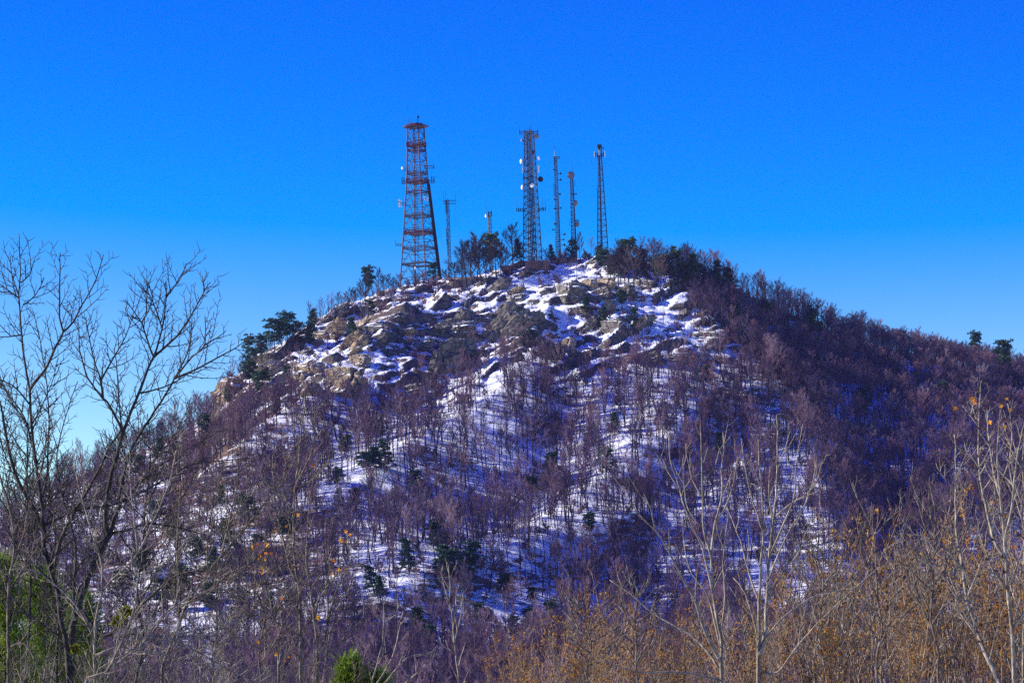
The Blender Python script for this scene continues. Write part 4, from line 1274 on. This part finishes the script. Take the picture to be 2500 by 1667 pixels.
fg_tree('spreading bare tree with a crooked trunk, second from the left edge', 32, [
    ([(172, 1667), (174, 1590), (177, 1530), (192, 1476), (210, 1425), (228, 1382), (253, 1331), (269, 1302)], 11, 8),
    ([(269, 1302), (260, 1281), (260, 1227), (269, 1172), (286, 1110), (300, 1056), (321, 1003), (343, 949), (361, 899), (375, 871), (389, 831), (396, 803), (405, 724), (406, 689)], 6.5, 1.1),
    ([(269, 1302), (279, 1266), (289, 1237), (300, 1170), (318, 1100), (364, 1024), (393, 981), (425, 924), (457, 864), (468, 803), (468, 774)], 6.0, 1.1),
    ([(375, 871), (432, 821), (461, 781), (479, 749), (500, 710), (514, 689)], 3.4, 1.0),
    ([(300, 1056), (271, 994), (250, 971), (214, 921), (196, 856), (189, 778)], 3.8, 1.0),
    ([(250, 971), (246, 930), (232, 890), (218, 831), (209, 774)], 2.8, 1.0),
    ([(246, 930), (282, 864), (307, 821), (327, 760)], 2.6, 1.0),
    ([(375, 871), (360, 830), (346, 789), (325, 760), (305, 731)], 2.6, 1.0), ([(346, 789), (362, 760), (372, 722), (358, 685)], 2.0, 0.9), ([(396, 803), (378, 750), (362, 715), (358, 684)], 2.0, 0.9),
    ([(405, 724), (432, 690), (446, 665), (455, 643)], 2.2, 0.9), ([(500, 710), (495, 690), (493, 672)], 1.5, 0.8),
    ([(425, 924), (475, 903), (543, 867), (575, 849), (600, 831)], 3.2, 1.0), ([(425, 924), (470, 870), (500, 842), (500, 774)], 2.8, 1.0), ([(500, 842), (530, 825), (552, 806)], 2.0, 0.9),
    ([(343, 960), (400, 945), (440, 925), (470, 905)], 2.4, 1.0), ([(269, 1302), (318, 1292), (362, 1277), (440, 1290), (517, 1310)], 4.0, 1.4),
    ([(192, 1476), (253, 1552), (315, 1498), (362, 1462), (409, 1418), (463, 1395), (543, 1400), (610, 1448)], 5.0, 1.6),
    ([(178, 1525), (183, 1389), (186, 1350), (174, 1281), (150, 1201), (140, 1107), (165, 1000), (190, 930)], 4.0, 1.0),
    ([(300, 1056), (292, 1000), (288, 940), (284, 880), (278, 850)], 2.4, 1.0), ([(289, 1237), (340, 1180), (400, 1130), (470, 1090), (540, 1050)], 3.2, 1.1),
], M['dark_bark'], 2, SPIKY)
fg_tree('thin forked bare tree cut off by the left edge', 27, [
    ([(23, 1667), (20, 1560), (22, 1425), (34, 1368), (34, 1295), (23, 1234), (7, 1183), (-10, 1130)], 7, 2.2),
    ([(34, 1368), (58, 1306), (72, 1240), (95, 1165), (110, 1090), (112, 1020)], 4, 1.1),
    ([(22, 1425), (-8, 1370), (-30, 1330)], 3, 1.5), ([(22, 1440), (70, 1370), (110, 1310), (160, 1240)], 3, 1.0),
    ([(21, 1580), (60, 1570), (90, 1620), (100, 1667)], 3, 1.4)], M['bark'], 3, SPIKY)
fg_tree('long pale stem arching up to the right across the lower left', 31, [
    ([(398, 1667), (401, 1617), (434, 1534), (459, 1469), (506, 1400), (543, 1353), (600, 1288), (640, 1235), (670, 1200), (700, 1150), (717, 1100)], 6.5, 1.2),
    ([(459, 1469), (500, 1450), (560, 1400), (620, 1370), (680, 1300)], 3.6, 1.1), ([(543, 1353), (555, 1290), (580, 1180), (578, 1080)], 3, 1.0),
    ([(600, 1288), (660, 1270), (740, 1240)], 2.4, 1.0), ([(434, 1534), (440, 1440), (432, 1330), (440, 1200), (436, 1074), (425, 990)], 3.4, 1.0),
    ([(506, 1400), (508, 1300), (530, 1200), (548, 1120)], 2.6, 1.0)], M['bark'], 4, SPIKY)
fg_tree('grey bare tree with many forked stems low in the left corner', 28, [
    ([(232, 1667), (231, 1552), (250, 1444), (290, 1400), (336, 1350), (380, 1260), (416, 1165), (430, 1100)], 5.5, 1.2),
    ([(250, 1444), (245, 1360), (220, 1290), (196, 1200), (180, 1130)], 3, 1.0), ([(336, 1350), (330, 1280), (318, 1180), (316, 1100)], 3, 1.0),
    ([(231, 1560), (180, 1470), (100, 1400), (60, 1390), (30, 1380)], 3.2, 1.2), ([(232, 1600), (330, 1560), (420, 1550), (520, 1530), (600, 1505)], 4, 1.2),
    ([(232, 1640), (300, 1600), (380, 1590), (470, 1620), (560, 1610)], 3.4, 1.2), ([(290, 1400), (350, 1400), (420, 1360), (470, 1300)], 2.6, 1.0)], M['bark2'], 5, SPIKY)
fg_tree('pale low branch tangle leaning right along the bottom left', 26, [
    ([(200, 1690), (260, 1640), (340, 1580), (420, 1560), (500, 1548), (580, 1520)], 5, 1.3), ([(340, 1580), (400, 1500), (480, 1450), (560, 1430)], 3, 1.0),
    ([(260, 1640), (300, 1560), (330, 1470), (338, 1400)], 3, 1.0), ([(420, 1560), (500, 1600), (570, 1640), (640, 1667)], 3, 1.2)], M['bark2'], 15, SPIKY)
ctree, ctips, corg, cpx = fg_tree('slender maple sapling with a few orange leaves left of centre', 34, [
    ([(736, 1667), (734, 1553), (732, 1468), (725, 1404), (719, 1340), (717, 1255), (721, 1183), (730, 1115), (736, 1042), (743, 990), (745, 950)], 6.5, 1.0),
    ([(777, 1667), (774, 1566), (764, 1489), (753, 1404), (749, 1362), (752, 1290), (756, 1220), (770, 1150)], 4.5, 1.0),
    ([(725, 1417), (708, 1383), (691, 1315), (674, 1255), (668, 1204), (666, 1110)], 4, 1.0),
    ([(774, 1600), (800, 1532), (798, 1425), (796, 1340), (794, 1272)], 3.4, 0.9), ([(800, 1532), (815, 1460), (845, 1390), (880, 1380)], 2.4, 0.9),
    ([(721, 1183), (745, 1140), (765, 1090), (770, 1030), (768, 985)], 2.8, 0.9), ([(721, 1195), (770, 1165), (800, 1130), (815, 1100)], 2.2, 0.9),
    ([(717, 1255), (690, 1200), (700, 1130), (715, 1090)], 2.2, 0.9), ([(732, 1500), (700, 1450), (640, 1420), (590, 1405)], 3, 1.0), ([(734, 1553), (690, 1530), (640, 1500), (560, 1510)], 3, 1.0),
    ([(764, 1489), (800, 1430), (850, 1360), (860, 1300)], 2.4, 0.9), ([(680, 1667), (680, 1560), (680, 1500), (678, 1450)], 3.4, 1.0), ([(774, 1620), (840, 1560), (890, 1500), (905, 1460)], 2.4, 0.9)],
    M['bark'], 6, UPRIGHT)
fg_tree('thin pale whip of a sapling at the bottom centre', 40, [
    ([(1121, 1667), (1110, 1569), (1102, 1495), (1093, 1457), (1083, 1425), (1078, 1385)], 4, 0.9),
    ([(1096, 1470), (1100, 1430), (1095, 1380)], 1.8, 0.8), ([(1110, 1569), (1125, 1500), (1130, 1450)], 1.8, 0.8), ([(1114, 1600), (1095, 1580), (1088, 1560)], 1.6, 0.8),
    ([(1104, 1510), (1120, 1470), (1122, 1420)], 1.6, 0.8)], M['bark2'], 7, (40, 90, 25, 60, 20, 0.25))
etree, etips, eorg, epx = fg_tree('forked sapling hung with dark seed balls left of the bottom centre', 38, [
    ([(905, 1690), (915, 1640), (932, 1570), (937, 1500), (936, 1470)], 3.6, 1.0), ([(905, 1690), (960, 1600), (975, 1530), (985, 1490)], 3, 1.0),
    ([(940, 1667), (970, 1630), (1000, 1600), (1060, 1595)], 2.8, 1.0), ([(990, 1667), (1020, 1640), (1050, 1610), (1062, 1590)], 2.6, 0.9), ([(937, 1520), (965, 1500), (975, 1470)], 1.8, 0.9)],
    M['bark2'], 8, (46, 80, 35, 40, 22, 0.3))
fg_tree('bare forked tree with pale upswept branches right of centre', 33, [
    ([(1762, 1667), (1761, 1617), (1760, 1553), (1751, 1511), (1740, 1447), (1736, 1362), (1719, 1298), (1715, 1213), (1713, 1128), (1711, 1026)], 6.5, 1.2),
    ([(1736, 1362), (1745, 1277), (1762, 1221), (1762, 1153), (1767, 1100), (1765, 1055)], 4, 1.0),
    ([(1761, 1617), (1723, 1545), (1694, 1460), (1660, 1400), (1630, 1340), (1600, 1294), (1557, 1251), (1523, 1187)], 4.5, 1.0),
    ([(1745, 1277), (1770, 1240), (1788, 1190), (1801, 1115)], 2.4, 0.9), ([(1715, 1213), (1690, 1170), (1676, 1110), (1675, 1082)], 2, 0.9), ([(1713, 1175), (1745, 1140), (1757, 1095)], 2, 0.9),
    ([(1740, 1447), (1715, 1340), (1680, 1260), (1660, 1195), (1635, 1120), (1634, 1062)], 3, 0.9), ([(1660, 1195), (1630, 1150), (1618, 1120)], 1.8, 0.8),
    ([(1760, 1553), (1770, 1450), (1765, 1380), (1772, 1300), (1780, 1240)], 3.2, 0.9), ([(1600, 1294), (1588, 1240), (1572, 1205)], 1.8, 0.8), ([(1719, 1290), (1680, 1245), (1668, 1150), (1670, 1110)], 2, 0.9),
    ([(1762, 1640), (1700, 1560), (1600, 1500), (1540, 1450), (1488, 1415)], 3.6, 1.2), ([(1760, 1580), (1730, 1460), (1690, 1400), (1670, 1330), (1667, 1262)], 3, 0.9), ([(1762, 1660), (1660, 1640), (1560, 1640), (1470, 1610)], 3.2, 1.2)],
    M['bark2'], 9, (70, 130, 24, 80, 40, 0.3))
fg_tree('twin-stemmed bare tree with a fan of pale upright branches', 34, [
    ([(1851, 1667), (1853, 1560), (1853, 1468), (1857, 1383), (1864, 1298), (1860, 1191), (1853, 1128), (1851, 1072)], 6.5, 1.3),
    ([(1853, 1600), (1866, 1560), (1872, 1468), (1877, 1362), (1894, 1213), (1898, 1106), (1896, 1013)], 5, 1.1),
    ([(1877, 1362), (1902, 1306), (1930, 1240), (1940, 1204), (1946, 1110), (1960, 1034)], 3, 0.9), ([(1874, 1420), (1920, 1310), (1970, 1220), (1990, 1150), (1993, 1108)], 2.8, 0.9),
    ([(1894, 1260), (1930, 1230), (1985, 1190), (2010, 1120)], 2.2, 0.9), ([(1864, 1298), (1840, 1230), (1822, 1150), (1810, 1070)], 2.6, 0.9), ([(1860, 1200), (1845, 1185), (1833, 1180)], 1.6, 0.9), ([(1853, 1138), (1830, 1125), (1822, 1108)], 1.6, 0.9),
    ([(1872, 1468), (1910, 1400), (1960, 1330), (2040, 1265)], 2.6, 0.9), ([(1853, 1468), (1830, 1400), (1800, 1300), (1772, 1230)], 3, 0.9), ([(1866, 1560), (1920, 1500), (2000, 1450), (2080, 1440)], 3, 1.0),
    ([(1898, 1150), (1915, 1100), (1930, 1050)], 1.8, 0.8), ([(1885, 1290), (1878, 1200), (1880, 1140)], 2.2, 0.8), ([(1853, 1560), (1820, 1450), (1790, 1410)], 3, 1.0), ([(1866, 1640), (1900, 1640), (1960, 1560), (2060, 1460), (2150, 1380)], 3.2, 1.0)],
    M['bark2'], 10, (70, 130, 24, 80, 40, 0.3))
htree, htips, horg, hpx = fg_tree('tall pale-barked tree with shrivelled leaves at the right edge', 29, [
    ([(2477, 1667), (2470, 1536), (2460, 1438), (2453, 1316), (2443, 1218), (2437, 1150), (2435, 1096), (2443, 998)], 8.5, 1.2),
    ([(2450, 1690), (2433, 1650), (2389, 1555), (2362, 1467), (2350, 1389), (2335, 1291), (2333, 1169), (2333, 1086), (2330, 1060)], 6.5, 1.1),
    ([(2453, 1360), (2428, 1320), (2405, 1230), (2391, 1145), (2389, 1022), (2396, 929)], 4.5, 1.0),
    ([(2453, 1316), (2470, 1240), (2478, 1150), (2490, 1080), (2505, 1020)], 3.6, 1.0), ([(2470, 1536), (2510, 1480), (2540, 1420)], 4, 1.4),
    ([(2350, 1389), (2310, 1340), (2270, 1310), (2215, 1305)], 3.4, 1.0), ([(2362, 1467), (2330, 1450), (2300, 1400), (2240, 1360)], 3.2, 1.0), ([(2389, 1555), (2330, 1480), (2290, 1440)], 3, 1.0),
    ([(2333, 1200), (2300, 1160), (2285, 1130)], 2.2, 0.9), ([(2333, 1169), (2355, 1120), (2370, 1080)], 2.2, 0.9), ([(2389, 1040), (2365, 1010), (2350, 990)], 2, 0.9), ([(2391, 1145), (2370, 1110), (2340, 1095)], 2, 0.9),
    ([(2443, 1218), (2425, 1150), (2415, 1080), (2410, 1000)], 2.6, 0.9), ([(2460, 1438), (2430, 1400), (2400, 1330), (2385, 1260)], 3.4, 1.0), ([(2443, 1180), (2465, 1120), (2470, 1050), (2460, 985)], 2.4, 0.9),
    ([(2460, 1438), (2490, 1360), (2510, 1290)], 3, 1.0), ([(2360, 1467), (2385, 1400), (2400, 1360)], 2.4, 0.9)],
    M['bark2'], 11, (30, 110, 38, 24, 30, 0.12))

def auto_limbs(seed, u0, vt, w, n, lean=0, r0=5.0, v0=1680):
    r = random.Random(seed); hh = v0 - vt
    tr = [(u0 + lean * (k / 6) ** 1.3 + (r.gauss(0, 7) if k else 0), v0 - hh * k / 6) for k in range(7)]
    out = [(tr, r0, 1.0)]
    for i in range(n):
        t = 0.16 + 0.72 * (i + r.random()) / n
        k = t * 6; j = min(int(k), 5); f = k - j
        a = (tr[j][0] + (tr[j + 1][0] - tr[j][0]) * f, tr[j][1] + (tr[j + 1][1] - tr[j][1]) * f)
        sd = -1 if i % 2 else 1
        dx = sd * w * r.uniform(0.35, 1.0) * (1.1 - 0.6 * t); dz = hh * r.uniform(0.22, 0.5) * (1.15 - 0.7 * t)
        out.append(([a, (a[0] + dx * 0.4, a[1] - dz * 0.28), (a[0] + dx * 0.75, a[1] - dz * 0.62), (a[0] + dx, a[1] - dz)], r0 * (0.62 - 0.3 * t), 0.9))
    return out
for (lb, Yd, m_, sd_, sp_, al) in [
    ('dark twiggy bare tree behind the left-edge trees', 37, M['dark_bark'], 31, SPIKY, auto_limbs(1, 60, 905, 170, 12, 20, 5)),
    ('dark twiggy bare tree between the crooked tree and the maple sapling', 38, M['dark_bark'], 32, SPIKY, auto_limbs(2, 330, 1010, 190, 12, 40, 5)),
    ('low dark bare tree filling the left corner', 34, M['dark_bark'], 33, SPIKY, auto_limbs(3, 140, 1120, 200, 12, -20, 5)),
    ('greyish bare tree right of the arching pale stem', 36, M['bark'], 34, SPIKY, auto_limbs(4, 520, 1230, 170, 11, 30, 4)),
    ('short bare tree left of the maple sapling', 33, M['bark'], 35, SPIKY, auto_limbs(5, 640, 1330, 130, 10, 10, 4)),
    ('tan tree with upright branches left of the pale-barked edge tree', 35, M['bark'], 36, (30, 120, 26, 30, 34, 0.12), auto_limbs(6, 2290, 1180, 130, 13, -20, 4.5)),
    ('tan tree with upright branches squeezed against the right edge', 33, M['bark2'], 37, (30, 120, 26, 30, 34, 0.12), auto_limbs(7, 2500, 1020, 120, 13, 5, 5)),
    ('slim tan tree rising from the middle of the right-hand thicket', 40, M['bark'], 38, (34, 110, 26, 34, 30, 0.15), auto_limbs(8, 2140, 1225, 120, 12, -15, 4)),
    ('slim tan tree rising behind the twin-stemmed tree', 42, M['bark'], 39, (34, 110, 26, 34, 30, 0.15), auto_limbs(9, 1990, 1300, 120, 12, 15, 4)),
    ('slim tan tree at the left end of the right-hand thicket', 41, M['bark'], 40, (34, 110, 26, 34, 30, 0.15), auto_limbs(10, 1560, 1400, 130, 12, -10, 4)),
    ('slim tan tree half hidden between the forked tree and the thicket', 40, M['bark'], 41, (34, 110, 26, 34, 30, 0.15), auto_limbs(11, 1440, 1450, 120, 10, -10, 3.6)),
]:
    fg_tree(lb, Yd, al, m_, sd_, sp_)

# leaves still hanging: lobed maple leaves, each a part of its tree
def leaf_mesh(name, size, lobes, m, fold=0.25):
    mb = MB(); pts = []
    n = lobes * 2
    for k in range(n):
        a = math.pi * (0.12 + 1.76 * k / (n - 1)) - math.pi / 2 - math.pi * 0.44 + math.pi / 2 * 0
        a = -math.pi / 2 + 0.35 + (2 * math.pi - 0.7) * k / (n - 1)
        rr = size * (1.0 if k % 2 == 1 else 0.5) * (1.15 if abs(k - n / 2) < 1.2 else 1)
        x, y = rr * math.cos(a), rr * math.sin(a) + size * 0.5
        pts.append((x, -fold * abs(x), y))
    mb.v.append((0, 0, size * 0.35)); mb.v.extend(pts)
    for k in range(n - 1): mb.f.append((0, k + 1, k + 2)); mb.m.append(0)
    mb.f.append((0, n, 1)); mb.m.append(0)
    return mb.mesh(name, [m])
LEAFS = [leaf_mesh('leaf', 0.060, 5, M['orange_leaf'], f) for f in (0.2, 0.5, 0.8)]
def hang(root, org, u, v, Y, sc, r):
    w = P(u, v, Y) - org
    o = link('leaf', r.choice(LEAFS), root); o.location = w
    o.rotation_euler = (r.uniform(-0.6, 0.6), r.uniform(1.2, 5.0), r.uniform(-1.0, 1.0)); o.scale = (sc, sc, sc)
rr = random.Random(55)
for (u, v) in [(652, 1328), (612, 1329), (625, 1328), (655, 1326), (637, 1350), (648, 1352), (660, 1350), (632, 1363), (645, 1366), (638, 1385), (646, 1388), (643, 1400), (686, 1315), (696, 1286), (670, 1292), (768, 1133), (851, 1293), (850, 1304), (838, 1318), (848, 1319),
               (815, 1366), (850, 1385), (810, 1398), (830, 1390), (777, 1509), (648, 1506), (667, 1536), (672, 1590), (675, 1596), (705, 1600), (630, 1562), (728, 1256), (790, 1448), (684, 1462), (694, 1612)]:
    hang(ctree, corg, u + rr.uniform(-3, 3), v + rr.uniform(-3, 3), 34 + rr.uniform(-0.5, 0.5), rr.uniform(0.38, 0.7), rr)
for (u, v) in [(2337, 996), (2378, 971), (2455, 973), (2448, 990), (2463, 1000), (2292, 1097), (2450, 1040), (2415, 1028), (2383, 978)]:
    hang(htree, horg, u, v, 29 + rr.uniform(-0.4, 0.4), rr.uniform(0.38, 0.62), rr)

def small_leaf(mb, p, d, s, r, m=0):
    d = Vector(d).normalized(); sd = d.cross(Vector((r.gauss(0, 1), r.gauss(0, 1), r.gauss(0, 1)))).normalized()
    nn = d.cross(sd) * s * r.uniform(0.1, 0.35); p = Vector(p)
    b = len(mb.v)
    mb.v += [tuple(p), tuple(p + d * s * 0.5 + sd * s * 0.34 + nn), tuple(p + d * s), tuple(p + d * s * 0.5 - sd * s * 0.34 + nn), tuple(p + d * s * 0.5)]
    mb.f += [(b, b + 1, b + 4), (b + 1, b + 2, b + 4), (b + 2, b + 3, b + 4), (b + 3, b, b + 4)]; mb.m += [m] * 4

r = random.Random(77); mb = MB()
for (p, d) in htips:
    if r.random() < 0.5:
        for q in range(r.choice((1, 1, 2))):
            small_leaf(mb, Vector(p) + Vector((r.gauss(0, 1), r.gauss(0, 1), r.gauss(0, 1))) * 0.012, (r.gauss(0, 0.5), r.gauss(0, 0.5), -0.8), r.uniform(0.03, 0.055), r)
tag(mb.build('shrivelled_leaves', M['dry_leaf'], htree), kind='stuff')
mb = MB()
for (p, d) in ctips:
    if r.random() < 0.13: small_leaf(mb, p, (r.gauss(0, 0.5), r.gauss(0, 0.5), -0.8), r.uniform(0.03, 0.05), r)
tag(mb.build('shrivelled_leaves', M['dry_leaf'], ctree), kind='stuff')
mb = MB()
for (p, d) in etips[::5]:
    mb.lathe((p[0], p[1], p[2] - 0.02), (0, 0, 1), [(0.004, -0.018), (0.015, -0.01), (0.018, 0.0), (0.014, 0.011), (0.004, 0.018)], 7)
tag(mb.build('seed_balls', M['dry_leaf'], etree), kind='stuff')

# ------------------------------------------------------------------ thicket saplings
def sapling(seed, Ht, n_stem, n_leaf, leafsize, lean=0.16):
    r = random.Random(seed); stems = []; tw = MB(); lf = MB()
    for s in range(n_stem):
        d = Vector((r.gauss(0, lean), r.gauss(0, lean), 1))
        hh = Ht * (1.0 if s == 0 else r.uniform(0.6, 0.97))
        path = curve_pts((r.gauss(0, 0.12), r.gauss(0, 0.12), -0.1), d, hh, 9, r, 0.12, 0.14)
        mb = MB(); r0 = r.uniform(0.012, 0.022)
        mb.tube(path, [r0 * (1 - 0.8 * k / 9) for k in range(10)], 5, 0); stems.append(mb)
        n_b = r.randint(11, 16)
        for b in range(n_b):
            t = 0.28 + 0.7 * (b + r.random()) / n_b
            p, dd = along(path, min(t, 0.99))
            a = r.uniform(0, 6.283); el = r.uniform(0.5, 1.15)
            bd = Vector((math.cos(a) * math.cos(el), math.sin(a) * math.cos(el), math.sin(el)))
            L_ = r.uniform(0.3, 0.85) * (1.2 - 0.65 * t)
            bp = curve_pts(p, bd, L_, 4, r, 0.2, 0.22)
            lush = r.choice((0, 0, 0.4, 0.7, 1.3, 2))
            tw.tube(bp, [0.0095, 0.0085, 0.007, 0.0055, 0.003], 3, 0, cap=False)
            for q in range(r.randint(2, 4)):
                p2, d2 = along(bp, r.uniform(0.25, 0.98))
                sd = (d2 + Vector((r.gauss(0, 0.6), r.gauss(0, 0.6), r.gauss(0, 0.4) + 0.2))).normalized()
                l2 = r.uniform(0.08, 0.3)
                tw.tube([tuple(p2), tuple(p2 + sd * l2)], [0.005, 0.0025], 3, 0, cap=False)
                for _ in range(int(round(n_leaf * lush))):
                    if r.random() < 0.62:
                        small_leaf(lf, p2 + sd * l2 * r.uniform(0.2, 1), (r.gauss(0, 0.8), r.gauss(0, 0.8), r.gauss(-0.5, 0.6)), leafsize * r.uniform(0.6, 1.25), r)
    return stems, tw, lf

def sap_meshes(seed, Ht, n_stem, n_leaf, size, mb_, ml, lean=0.16):
    st, tw, lf = sapling(seed, Ht, n_stem, n_leaf, size, lean)
    return ([s.mesh('stem', [mb_], True) for s in st], tw.mesh('twigs', [M['sap_twig'] if n_leaf else mb_], True), lf.mesh('leaves', [ml]) if lf.f else None)
SAP = [sap_meshes(300 + i, 3.6, 4, 3, 0.078, M['sap_stem'], M['brown_leaf']) for i in range(5)]
SAPT = [sap_meshes(320 + i, 3.6, 4, 2, 0.07, M['sap_stem'], M['brown_leaf']) for i in range(3)]
SAPB = [sap_meshes(340 + i, 3.6, 4, 0, 0.05, (M['bark2'], M['bark'])[i % 2], M['brown_leaf'], 0.3) for i in range(4)]

def put_sapling(kind, u, vt, Y, label, group, r):
    st, tw, lf = kind
    g = P(u, 1700, Y); gz = ground_z(g.x, Y)
    top = P(u, vt, Y).z
    s = max(0.5, (top - gz) / 3.6)
    o = empty('leafy_sapling' if lf else 'bare_sapling', (g.x, Y, gz), label, 'sapling', group, r.uniform(0, 6.28))
    o.scale = (min(s, 1.25), min(s, 1.25), s)
    for m_ in st: link('stem', m_, o)
    tag(link('twigs', tw, o), kind='stuff')
    if lf: tag(link('leaves', lf, o), kind='stuff')
    return o

def near(u):
    return ('in the left corner' if u < 260 else 'under the crooked tree' if u < 520 else 'by the maple sapling' if u < 1100 else 'at its left end' if u < 1500 else 'by the forked tree' if u < 1800 else 'by the twin-stemmed tree' if u < 2050 else 'in its middle' if u < 2250 else 'by the right edge')
OUT_U = [1180, 1250, 1300, 1350, 1400, 1450, 1500, 1560, 1620, 1700, 1800, 1900, 2000, 2060, 2150, 2220, 2300, 2400, 2500]
OUT_V = [1640, 1590, 1550, 1480, 1410, 1405, 1395, 1420, 1425, 1405, 1385, 1340, 1285, 1255, 1215, 1200, 1230, 1190, 1150]
r = random.Random(91)
n_s = 81
for i in range(n_s):
    u = 1195 + (2520 - 1195) * (i + r.uniform(0.1, 0.9)) / n_s
    u += 26 * math.sin(u / 31.0)
    top = float(np.interp(u, OUT_U, OUT_V)); layer = i % 3
    vt = top + (r.uniform(-45, 60), r.uniform(45, 150), r.uniform(130, 250))[layer]
    vt = min(vt, 1630)
    Yd = (r.uniform(50, 60), r.uniform(43, 50), r.uniform(37, 43))[layer]
    if layer == 0: lb, g = 'brown-leaved sapling at the back of the thicket, ' + near(u), 'saplings at the back of the thicket ' + near(u)
    elif layer == 1: lb, g = 'yellow-brown leaved sapling inside the thicket, ' + near(u), 'saplings inside the thicket ' + near(u)
    else: lb, g = 'low brown-leaved sapling at the front of the thicket, ' + near(u), 'saplings at the front of the thicket ' + near(u)
    put_sapling((SAP if r.random() < 0.62 else SAPT)[r.randrange(3)], u, vt, Yd, lb, g, r)
for i in range(26):
    u = 1330 + 1180 * (i + r.random()) / 26
    put_sapling(SAPB[r.randrange(4)], u, float(np.interp(u, OUT_U, OUT_V)) + r.uniform(-30, 160), r.uniform(36, 52), 'leafless pale sapling standing among the brown thicket, ' + near(u), 'leafless saplings in the thicket ' + near(u), r)
for i in range(30):
    u = -20 + 900 * (i + r.random()) / 30
    vt = r.uniform(1440, 1600) if u < 620 else r.uniform(1540, 1650)
    put_sapling(SAPB[r.randrange(4)], u, vt, r.uniform(34, 52), 'bare grey sapling in the bottom left tangle, ' + near(u), 'bare saplings of the bottom left tangle ' + near(u), r)

# ------------------------------------------------------------------ nearby evergreens and mistletoe
def near_conifer(label, u, vt, Y, width, seed, n=2600, m=None):
    r = random.Random(seed)
    g = P(u, 1700, Y); gz = ground_z(g.x, Y); Ht = P(u, vt, Y).z - gz; px = Y / K
    root = empty('evergreen_tree', (g.x, Y, gz), label, 'tree')
    mb = MB(); mb.tube([(0, 0, -0.1), (0.02, 0, Ht * 0.5), (0, 0, Ht * 0.97)], [0.07, 0.045, 0.008], 6); mb.build('trunk', M['dark_bark'], root)
    cr = MB(); W = width * px / 2
    tw = MB()
    nbr = 70
    br = []
    for i in range(nbr):
        t = 0.12 + 0.86 * (i + r.random()) / nbr
        a = i * 2.4 + r.uniform(-0.4, 0.4)
        L_ = W * (1.05 - t) ** 0.55 * r.uniform(0.7, 1.2)
        d = Vector((math.cos(a), math.sin(a), r.uniform(0.25, 0.8))).normalized()
        p = Vector((0, 0, Ht * t)); e = p + d * L_
        tw.tube([tuple(p), tuple(e)], [0.012, 0.004], 3, 0, cap=False); br.append((p, d, L_))
    for i in range(n):
        p, d, L_ = br[r.randrange(nbr)]
        q = p + d * L_ * r.uniform(0.3, 1.02) + Vector((r.gauss(0, 1), r.gauss(0, 1), r.gauss(0, 1))) * 0.07
        for _ in range(3):
            dd = (d + Vector((r.gauss(0, 0.6), r.gauss(0, 0.6), r.gauss(0.35, 0.5)))).normalized()
            sd = dd.cross(Vector((r.gauss(0, 1), r.gauss(0, 1), r.gauss(0, 1)))).normalized() * 0.008
            l2 = r.uniform(0.07, 0.17)
            cr.face([q - sd, q + sd, q + dd * l2 + sd * 0.3, q + dd * l2 - sd * 0.3])
    tw.build('branches', M['dark_bark'], root)
    cr.build('crown', m or M['near_needle'], root)
    return root
near_conifer('yellow-green evergreen cut by the left edge at the bottom', 12, 1365, 44, 190, 1, 4200)
near_conifer('yellow-green evergreen behind the trunk in the bottom left corner', 112, 1395, 46, 200, 2, 4600)
near_conifer('darker green evergreen at the right of the bottom left corner', 205, 1455, 48, 150, 3, 3200)
near_conifer('small yellow-green cedar peeping up at the bottom, left of centre', 856, 1608, 46, 90, 4, 1800)
near_conifer('low green cedar top cut by the bottom edge beside the seed-ball sapling', 925, 1648, 46, 80, 5, 1300)
def mistletoe(u, v, Y, rad, label, seed):
    r = random.Random(seed); p = P(u, v, Y); o = empty('mistletoe', p, label, 'mistletoe')
    st = MB(); lf = MB()
    for i in range(26):
        d = Vector((r.gauss(0, 1), r.gauss(0, 1), r.gauss(0, 1))).normalized()
        e = d * rad * r.uniform(0.5, 1)
        st.tube([(0, 0, 0), tuple(e)], [0.004, 0.002], 3, 0, cap=False)
        for _ in range(9):
            small_leaf(lf, e * r.uniform(0.4, 1.0), (d + Vector((r.gauss(0, 0.7), r.gauss(0, 0.7), r.gauss(0, 0.7)))), r.uniform(0.03, 0.05), r)
    st.build('stems', M['mistletoe'], o); tag(lf.build('leaves', M['mistletoe'], o), kind='stuff')
mistletoe(308, 1492, 31.6, 0.10, 'yellow-green mistletoe clump on a low branch at the left', 1)
mistletoe(288, 1515, 31.8, 0.10, 'lower yellow-green mistletoe clump beside the bigger one', 2)
mistletoe(180, 1582, 31.5, 0.06, 'tiny yellow mistletoe clump low on the crooked trunk', 3)

# ------------------------------------------------------------------ haze
def haze():
    z0 = float(GZ.min()) - 1.0; z1 = 184.0
    x0, x1, y0, y1 = float(gx.min()) - 5, float(gx.max()) + 5, float(gy.min()) - 5, float(gy.max()) + 5
    mb = MB(); mb.box(((x0 + x1) / 2, (y0 + y1) / 2, (z0 + z1) / 2), (x1 - x0, y1 - y0, z1 - z0))
    o = mb.build('haze', hm); tag(o, 'thin blue winter haze in the air', None, None, 'stuff')
hm = bpy.data.materials.new('haze'); hm.use_nodes = True
hn = hm.node_tree.nodes; hn.clear()
pv = hn.new('ShaderNodeVolumePrincipled'); ho = hn.new('ShaderNodeOutputMaterial')
pv.inputs['Color'].default_value = (0.34, 0.34, 1.0, 1)
pv.inputs['Density'].default_value = 0.000032
pv.inputs['Anisotropy'].default_value = 0.0
hm.node_tree.links.new(pv.outputs[0], ho.inputs['Volume'])
haze()
